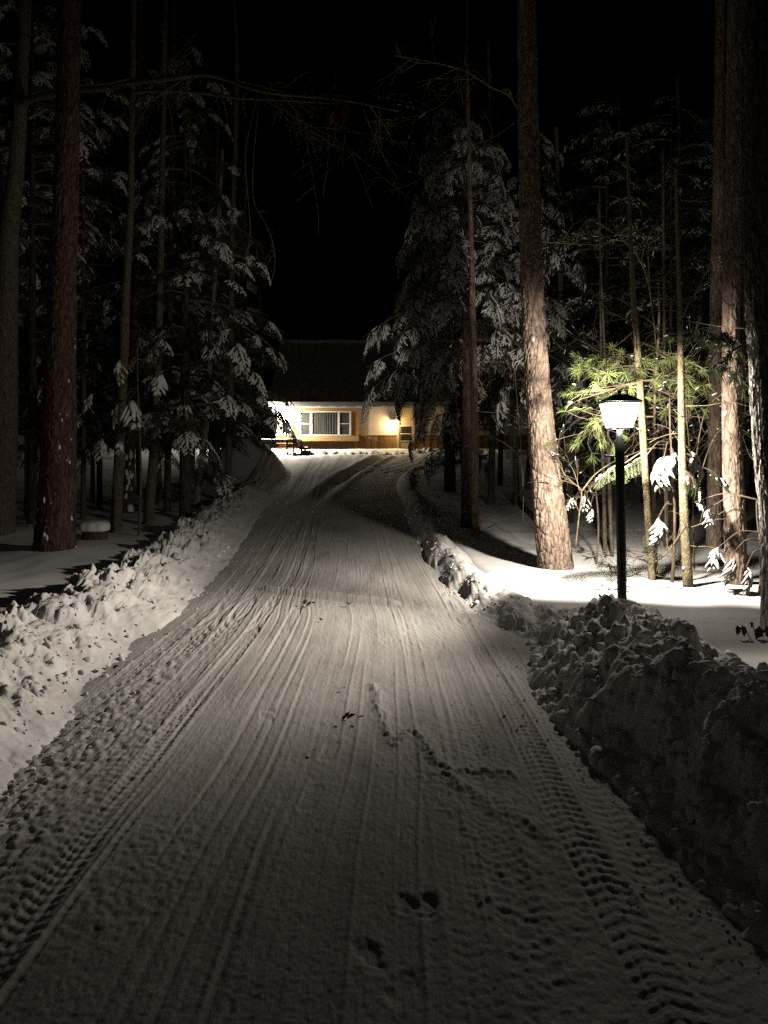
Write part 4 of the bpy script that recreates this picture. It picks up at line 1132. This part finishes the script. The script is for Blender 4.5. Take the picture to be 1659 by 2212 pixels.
g = np.random.default_rng(91)
wp = thing('white_pine_sapling', 'young white pine with bright green needle tufts spread above and beside the lantern', 'sapling', on_ground(1418, 9.4))
b0 = on_ground(1418, 9.4)
P = np.array([b0, b0 + (-.03, 0, 1), b0 + (-.02, .02, 2), b0 + (.03, 0, 3), b0 + (.02, 0, 3.6)])
V, Fc, _, _ = trunk_mesh(down_to_ground(P, .2), np.array([.024, .024, .022, .019, .014, .008]), 8, 40, .12, 5); mb = MB(); mb.add(V, Fc); mb.build('trunk', M['sap_bark'], wp)
crown = MB(); snow = MB()
for (pts, Yb, nt_) in (([(1415, 800), (1360, 790), (1300, 800), (1262, 800)], 9.1, 26), ([(1415, 820), (1370, 825), (1310, 845), (1262, 860)], 8.9, 20), ([(1415, 760), (1440, 775), (1470, 800), (1500, 830)], 9.2, 26),
                       ([(1415, 800), (1440, 820), (1480, 815), (1505, 820)], 9.0, 20), ([(1415, 850), (1370, 860), (1330, 855), (1300, 850)], 9.2, 18), ([(1400, 770), (1370, 775), (1340, 770), (1320, 790)], 9.3, 18),
                       ([(1412, 900), (1350, 900), (1300, 905), (1270, 930)], 9.0, 14), ([(1412, 880), (1330, 900), (1290, 925), (1248, 940)], 9.2, 14), ([(1415, 840), (1440, 850), (1460, 860), (1475, 850)], 9.2, 14), ([(1415, 740), (1390, 750), (1420, 770), (1450, 790)], 9.5, 14)):
    wp_branch(crown, snow, pts, Yb, g, int(nt_ * .8), L=.12, snowp=.1, spread=.18)
crown.build('crown', [M['twig'], M['wpine']], wp, smooth=False); tag(snow.build('snow_load', M['tsnow'], wp), kind='stuff')
# low dark tuft behind the base of the post
wp2 = thing('pine_seedling', 'low dark pine shoot with spiky needles arching behind the lamp post base', 'sapling', on_ground(1480, 8.5))
crown = MB(); snow = MB()
c = spline(pix_path([(1482, 1135), (1440, 1195), (1400, 1222), (1360, 1245), (1335, 1240)], 8.45), 24); crown.tube(c, np.linspace(.011, .006, 24), 6, 0)
wp_branch(crown, snow, [(1365, 1245), (1340, 1230), (1310, 1215), (1295, 1195)], 8.4, g, 9, .10, .006, 0, .08)
wp_branch(crown, snow, [(1365, 1245), (1370, 1210), (1385, 1195), (1392, 1185)], 8.4, g, 6, .09, .005, 0, .07)
for k in range(16): twig(crown, c[int(g.integers(2, 20))], g.normal(0, .6, 3) + np.array([0, 0, .3]), g.uniform(.15, .45), .004, 1, g, -.05)
crown.build('shoot', [M['twig'], M['hemlock']], wp2, smooth=False)
# pine bough of the right-edge tree
wp3 = thing('pine_bough', 'dark snow-tipped pine bough reaching in from the right edge above the pines', 'branch', at(1640, 735, 6.8))
crown = MB(); snow = MB(); g = np.random.default_rng(93)
for (pts, n_) in (([(1640, 745), (1600, 742), (1560, 735), (1510, 725)], 26), ([(1610, 742), (1580, 760), (1560, 785), (1545, 800)], 14), ([(1640, 770), (1610, 790), (1600, 810), (1610, 840)], 12)):
    wp_branch(crown, snow, pts, 6.9, g, n_, .09, .012, .35, .07)
crown.build('crown', [M['twig'], M['hemlock']], wp3, smooth=False); tag(snow.build('snow_load', M['tsnow'], wp3), kind='stuff')

# bare understory twigs right
def bare_shrub(label, x, Y, stems, seed, name='bare_shrub', cat='shrub', extra=10, depth=2, snowp=.1):
    g = np.random.default_rng(seed); base = on_ground(x, Y); t = thing(name, label, cat, base)
    mb = MB(); sn = MB()
    for (pts, r0) in stems:
        c = spline(pix_path(pts, Y), 26); mb.tube(c, np.linspace(r0, r0 * .35, 26), 6)
        for k in range(extra):
            i = int(g.integers(6, 25)); dd = c[min(i + 1, 25)] - c[i - 1]; dd /= np.linalg.norm(dd)
            twig(mb, c[i], dd + g.normal(0, .7, 3), g.uniform(.2, .65), r0 * .42, depth, g, .02, snow=(sn, snowp))
    mb.build('stem', M['sap_bark'], t)
    if sn.n: tag(sn.build('snow_load', M['tsnow'], t), kind='stuff')
    return t


bare_shrub('bare forked shrub between the lit pine and the lamp post, with a thin bent stem', 1245, 9.6, [([(1243, 1185), (1250, 1120), (1256, 1062), (1240, 1045), (1218, 1022), (1212, 1000)], .009), ([(1256, 1062), (1285, 1025), (1330, 995), (1380, 975), (1420, 955)], .009), ([(1252, 1060), (1245, 1035), (1235, 1010), (1215, 985)], .006)], 81, extra=6)
bare_shrub('tangle of pale curving twigs right of the lantern, lit from the side', 1500, 9.3, [([(1500, 1230), (1495, 1050), (1480, 900), (1440, 885), (1395, 870), (1365, 850)], .008), ([(1495, 1050), (1520, 900), (1560, 850), (1600, 830), (1625, 820)], .007), ([(1490, 1000), (1450, 930), (1400, 910), (1385, 880)], .006), ([(1498, 1080), (1540, 950), (1590, 920), (1620, 985), (1645, 1010)], .007), ([(1495, 1050), (1480, 860), (1470, 780), (1500, 700)], .006)], 82, extra=14)
bare_shrub('bare limb crossing level behind the lit pine, high in the right woods', 1420, 11.5, [([(1440, 1200), (1430, 900), (1405, 640), (1380, 560), (1345, 520), (1290, 528), (1220, 526), (1170, 522)], .011), ([(1405, 640), (1400, 540), (1410, 516), (1330, 508), (1420, 512)], .007), ([(1430, 800), (1340, 780), (1260, 740), (1190, 700)], .006), ([(1430, 900), (1470, 700), (1510, 620), (1540, 560)], .008)], 83, extra=16, snowp=.25)
bare_shrub('bare sapling with level twigs between the spruce and the lit pine', 1130, 12.5, [([(1130, 1150), (1128, 1010), (1100, 965), (1060, 945), (1040, 948)], .006), ([(1129, 1050), (1120, 900), (1100, 720), (1060, 700)], .005), ([(1129, 1050), (1140, 985), (1180, 1010)], .004)], 84, extra=7)
bare_shrub('dark bare limb hanging into the top of the picture right of centre', 1140, 10, [([(1180, 300), (1130, 250), (1098, 205), (1060, 188), (1010, 156), (960, 140), (900, 128), (850, 120)], .016), ([(1130, 250), (1060, 300), (960, 330), (880, 420)], .006), ([(1010, 156), (960, 220), (900, 250), (840, 260)], .005)], 85, extra=12, cat='branch', name='bare_branch')

# dim woods behind, left and right
g = np.random.default_rng(77)
def copy_tree(o, loc, rot, sc):
    r = o.copy(); col.objects.link(r); r.location = loc; r.rotation_euler = (0, 0, rot); r.scale = (sc, sc, sc)
    for ch in o.children:
        c = ch.copy(); col.objects.link(c); c.parent = r
    return r


proto = conifer('woodland_hemlock', 'dim hemlock with small flecks of snow in the dark woods behind the lamp post', on_ground(1310, 14.5), 8.0, 1.7, 1.6, 46, 'light', M['hemlock'], g, M['black_bark'], .08, .35, .15, .6, 3, .55, group='dim hemlocks behind the lamp post', prof=.5)
for (x, Y, rot, sc) in ((1450, 13.5, 1.2, .95), (1390, 19, 2.6, 1.15), (1560, 15.5, 4.0, 1.05), (1250, 19.5, 5.2, 1.1), (1640, 18.5, .6, 1.2), (1500, 21, 3.3, 1.25)):
    p = on_ground(x, Y); copy_tree(proto, p, rot, sc)
proto = conifer('woodland_hemlock', 'dim hemlock with patches of snow in the dark woods at the far left', on_ground(215, 17.5), 8.5, 1.8, 1.5, 46, 'hemlock', M['hemlock'], g, M['black_bark'], .08, .4, .15, .6, 3, .5, group='dim hemlocks in the left woods', prof=.5)
for (x, Y, rot, sc) in ((60, 16.0, 1.2, 1.05), (330, 23, 2.6, 1.15), (120, 21, 4.0, 1.15), (-40, 18, 5.0, 1.1), (455, 27, 3.4, 1.0), (520, 30, 5.4, 1.1)):
    p = on_ground(x, Y); copy_tree(proto, p, rot, sc)
base = on_ground(1470, 16)
pt = thing('woodland_tree', 'thin dark trunk standing deep in the woods behind the lamp post', 'tree', base, 'thin trunks behind the lamp post')
P = np.array([base + (.08 * math.sin(q * 4), 0, q * 9) for q in np.linspace(0, 1, 7)])
V, Fc, C, r = trunk_mesh(down_to_ground(P), np.linspace(.075, .03, 8), 10, 40, .1, 4); mb = MB(); mb.add(V, Fc)
for k in range(34):
    h = g.uniform(1.2, 8); i = int(np.argmin(abs(C[:, 2] - base[2] - h))); a = g.uniform(0, 6.28)
    twig(mb, C[i], np.array([math.cos(a), math.sin(a), g.uniform(-.2, .3)]), g.uniform(.5, 1.4), .008, 1, g, .1, kids=(1, 4))
mb.build('trunk', M['grey_bark'], pt)
for (x, Y) in ((1200, 16.5), (1268, 22), (1340, 17), (1362, 24), (1415, 20), (1520, 17.5), (1535, 24), (1600, 14.0), (1622, 21), (1080, 24), (1060, 18.5), (1140, 22), (1650, 12.8), (1458, 25)):
    copy_tree(pt, on_ground(x, Y), g.uniform(0, 6.28), g.uniform(.8, 1.3))
pt2 = copy_tree(pt, on_ground(60, 17.5), 1.0, 1.2)
pt2['label'] = 'thin dark trunk standing deep in the woods on the left'; pt2['group'] = 'thin trunks in the left woods'
for (x, Y) in ((200, 19), (180, 15.5), (300, 21), (345, 19.5), (395, 21), (415, 24), (468, 25), (90, 23), (530, 27), (560, 30)):
    copy_tree(pt2, on_ground(x, Y), g.uniform(0, 6.28), g.uniform(.8, 1.3))

# foliage high over the left trunks: one hemlock whose crown hangs into the top left
conifer('hemlock_tree', 'hemlock with snow-dusted boughs hanging into the top left corner', on_ground(70, 14.6), 11, 2.2, 5.2, 46, 'hemlock', M['hemlock'], np.random.default_rng(14), M['black_bark'], .11, .4, .15, .6, 3, .6, prof=.35)

# hanging dry leaves
def leaf(mb, p, d, up, L, W, curl=.25, mi=0):
    d = np.asarray(d, float) / np.linalg.norm(d); up = np.asarray(up, float)
    s = np.cross(d, up); s /= np.linalg.norm(s) + 1e-9; n = np.cross(s, d)
    k = np.linspace(0, 1, 7); w = W * np.array([.05, .55, .9, 1, .8, .45, .03])
    w = w * (1 + .25 * np.cos(np.arange(7) * np.pi))
    C = p + d * (L * k)[:, None] - n * (curl * L * k ** 2)[:, None]
    V = np.concatenate([C + s * w[:, None] + n * (w * .45)[:, None], C, C - s * w[:, None] + n * (w * .45)[:, None]])
    Fc = np.concatenate([np.stack([np.arange(6), np.arange(1, 7), np.arange(8, 14), np.arange(7, 13)], 1), np.stack([np.arange(7, 13), np.arange(8, 14), np.arange(15, 21), np.arange(14, 20)], 1)])
    mb.add(V, Fc, mi)


g = np.random.default_rng(31)
for i, (x, y) in enumerate(((725, 222), (749, 216))):
    p = at(x, y, 8.9); t = thing('leaf_cluster', ['longer cluster of dry brown leaves hanging from the long limb, left of the pair', 'dry brown leaf cluster hanging from the long limb, right of the pair'][i], 'leaf cluster', p)
    mb = MB()
    for k in range(9): leaf(mb, p + np.array([g.normal(0, .02), g.normal(0, .02), -.025 * k]), (g.normal(0, .35), g.normal(0, .35), -1), (g.normal(), -1, .2), g.uniform(.10, .17), .028)
    mb.build('blade', M['brownleaf'], t)

# leafy seedling at right
base = on_ground(1628, 6.3)
t = thing('oak_seedling', 'seedling with a few dark red dead leaves in dim snow at the right edge', 'seedling', base)
mb = MB()
for pts in ([(1648, 1430), (1628, 1395), (1608, 1352)], [(1648, 1430), (1632, 1370), (1625, 1350), (1618, 1345)]):
    mb.tube(spline(pix_path(pts, 6.3), 10), np.linspace(.006, .003, 10), 6)
mb.build('stem', M['twig'], t)
for (x, y, dx, dz, L, W) in ((1592, 1350, .1, -1, .085, .026), (1602, 1350, .3, -1, .10, .024), (1640, 1352, -.2, -1, .11, .045), (1654, 1352, .3, -1, .10, .04), (1623, 1342, .05, -1, .055, .015)):
    mb = MB(); leaf(mb, at(x, y, 6.3), (dx, -.2, dz), (.2, -1, .1), L, W); mb.build('leaf', M['dryleaf'], t)

# fallen bits on the drive
g = np.random.default_rng(12)
def drop(x, y, label, n, L, W, spread, name='fallen_leaf', matl='brownleaf'):
    X, Y = gp(x, y); z = float(road_z(np.array([X]), np.array([Y]))[0]); p = np.array([X, Y, z + .008])
    mb = MB()
    for k in range(n):
        q = p + np.array([g.normal(0, spread), g.normal(0, spread), .004 * k + .006]); a = g.uniform(0, 6.28)
        leaf(mb, q, (math.cos(a), math.sin(a), g.uniform(-.05, .45)), (0, 0, 1), L * g.uniform(.7, 1.2), W, -.25)
    o = mb.build(name, M[matl], origin=p); tag(o, label, 'leaf')


drop(750, 1562, 'curled dark red-brown leaf lying in the middle of the driveway', 4, .075, .016, .03)
drop(740, 1490, 'small dark leaf scrap on the driveway beyond the curled one', 2, .04, .010, .012)
drop(672, 1628, 'small dark leaf scrap left of the boot print', 2, .035, .009, .012)
drop(660, 1312, 'dark leaf litter just beyond the straight ridge, left one', 4, .07, .02, .05)
drop(755, 1311, 'dark leaf litter just beyond the straight ridge, right one', 3, .06, .02, .02)
drop(690, 1345, 'thin dark leaf scrap on the driveway just this side of the ridge', 2, .06, .012, .02)
drop(238, 1450, 'orange-brown leaf stuck at the foot of the left bank', 2, .07, .022, .02)
# needle sprigs by the heap
p = at(1322, 1297, 6.4); t = thing('pine_sprig', 'small fan of pine needles sticking out of the snow heap before the post', 'sprig', p)
mb = MB(); tuft(mb, p, (0, 0, 1), g, 22, .11, .002); mb.build('needles', M['wpine'], t, smooth=False)
p = at(1300, 1290, 6.5); t = thing('twig_stub', 'short dark twig end poking out of the lit snow left of the post', 'twig', p + (0, 0, -.02))
mb = MB(); mb.tube([at(1305, 1302, 6.5), at(1300, 1292, 6.5), at(1294, 1284, 6.5)], [.006, .012, .009], 7); mb.build('wood', M['twig'], t)
# snow-capped stump in the left woods
sb = on_ground(205, 12.6)
t = thing('tree_stump', 'low stump under a thick rounded cap of snow in the left woods', 'stump', sb)
V, Fc, _, _ = trunk_mesh(np.array([sb + (0, 0, -.2), sb + (0, 0, .05), sb + (0, 0, .14)]), [.21, .19, .18], 20, 10, .08, 3, 0)
mb = MB(); mb.add(V, Fc); mb.build('trunk', M['dark_bark'], t)
V, Fc = ico(4); V = np.sign(V) * np.abs(V) ** .75; V = V * (.235, .22, .11) * (1 + .06 * vnoise(V[:, 0] * 3, V[:, 1] * 3, 8)[:, None]); V[:, 2] = np.maximum(V[:, 2], -.06)
mb = MB(); mb.add(V + sb + (0, 0, .19), Fc); mb.build('snow_cap', M['snow'], t)

# ------------------------------------------------------------------ light
def lamp(name, loc, energy, color, radius, parent=None):
    l = bpy.data.lights.new(name, 'POINT'); l.energy = energy; l.color = color; l.shadow_soft_size = radius
    o = bpy.data.objects.new(name, l); col.objects.link(o)
    if parent is not None:
        o.parent = parent; o.location = Vector([float(c) for c in np.asarray(loc) - root_loc(parent)])
    else: o.location = Vector([float(c) for c in loc])
    return o, l


o, l = lamp('lantern_light', BULB, 500, WARM, .055, lp)
l.use_nodes = True; nt = l.node_tree
em = nt.nodes['Emission']
ge = N(nt, 'ShaderNodeNewGeometry')
sp = N(nt, 'ShaderNodeSeparateXYZ'); nt.links.new(ge.outputs['Normal'], sp.inputs[0])


def dotn(v):
    n = N(nt, 'ShaderNodeVectorMath', operation='DOT_PRODUCT'); v = np.array(v, float); v /= np.linalg.norm(v)
    n.inputs[1].default_value = v; nt.links.new(ge.outputs['Normal'], n.inputs[0]); return n.outputs['Value']


def mr(src, a, b, c, d):
    n = N(nt, 'ShaderNodeMapRange', interpolation_type='SMOOTHSTEP')
    n.inputs['From Min'].default_value = a; n.inputs['From Max'].default_value = b; n.inputs['To Min'].default_value = c; n.inputs['To Max'].default_value = d
    nt.links.new(src, n.inputs['Value']); return n.outputs['Result']


def mul(a, b):
    n = N(nt, 'ShaderNodeMath', operation='MULTIPLY'); nt.links.new(a, n.inputs[0]); nt.links.new(b, n.inputs[1]); return n.outputs[0]


def one_minus(a, k):
    n = N(nt, 'ShaderNodeMath', operation='MULTIPLY_ADD'); n.inputs[1].default_value = -k; n.inputs[2].default_value = 1; nt.links.new(a, n.inputs[0]); return n.outputs[0]


# the lantern throws little light straight down on its street side, more towards the drive's far bank
rightm = mr(dotn((1, 0, 0)), -.74, -.5, 0, 1)
dark = one_minus(mul(rightm, mul(mr(dotn((0, 0, -1)), .45, .72, 0, 1), mr(dotn((-.16, -.98, 0)), .0, .13, 0, 1))), .90)
leftb = mr(dotn((-4.9, -1.9, -1.6)), .72, .93, 1, 2.0)
nearf = mr(dotn((-.3, -1, -.25)), .84, .985, 1, .24)
upf = mul(mr(dotn((0, 0, 1)), .55, .8, 1, .1), one_minus(mul(mr(dotn((0, 0, 1)), .17, .55, 0, 1), mr(dotn((0, 1, 0)), .3, .0, 0, 1)), .88))
back = one_minus(mul(mr(dotn((1, .35, 0)), -.60, -.38, 0, 1), mul(mr(dotn((0, 0, -1)), .15, .55, 0, 1), mr(dotn((.16, .98, 0)), -.05, .10, 0, 1))), -1.1)
conif = mul(mr(dotn((-.22, .9, .36)), .88, .98, 1, 1.45), mr(dotn((-.72, .6, .34)), .78, .95, 1, .52))
st = mul(mul(mul(mul(mul(dark, leftb), nearf), upf), back), conif)
nt.links.new(st, em.inputs['Strength'])

o, l = lamp('wall_lamp_light', lampL + (0, -.32, 0), 2100, (1, .91, .75), .12, wl)      # hooded: it throws its light down
l.use_nodes = True; nt = l.node_tree; em = nt.nodes['Emission']; ge = N(nt, 'ShaderNodeNewGeometry')
nt.links.new(mr(dotn((0, .3, -.9)), -.25, .6, .06, 1), em.inputs['Strength'])
lamp('door_lamp_light', lampR + (0, -.10, 0), 80, (1, .68, .32), .08, wr)

sun = bpy.data.lights.new('fill_sun', 'SUN'); sun.energy = .012; sun.angle = math.radians(12); sun.color = (1, .93, .84)  # weak fill added from behind the camera; there is no moonlight
so = bpy.data.objects.new('fill_sun', sun); col.objects.link(so); so.location = (0, -5, 20)
so.rotation_euler = (math.radians(42), 0, math.radians(-25))

wd = bpy.data.worlds.new('World'); scene.world = wd; wd.use_nodes = True
nt = wd.node_tree; sk = N(nt, 'ShaderNodeTexSky'); sk.sky_type = 'NISHITA'; sk.sun_disc = False
sk.sun_elevation = math.radians(-4); sk.sun_rotation = math.radians(180)
nt.links.new(sk.outputs[0], nt.nodes['Background'].inputs['Color']); nt.nodes['Background'].inputs['Strength'].default_value = .004

# ------------------------------------------------------------------ camera
cd = bpy.data.cameras.new('camera'); cd.sensor_width = 36; cd.sensor_fit = 'AUTO'; cd.lens = F / 2212 * 36
cd.shift_y = -(1106 - HY) / 2212; cd.clip_end = 500; cd.clip_start = .05
co = bpy.data.objects.new('camera', cd); col.objects.link(co); co.location = (0, 0, CAMZ); co.rotation_euler = (math.radians(90), 0, 0)
scene.camera = co
scene.view_settings.view_transform = 'Standard'; scene.view_settings.look = 'None'; scene.view_settings.exposure = 0; scene.view_settings.gamma = 1
scene.cycles.use_denoising = False
scene.cycles.sample_clamp_indirect = .15; scene.cycles.max_bounces = 4; scene.cycles.diffuse_bounces = 2; scene.cycles.transparent_max_bounces = 12
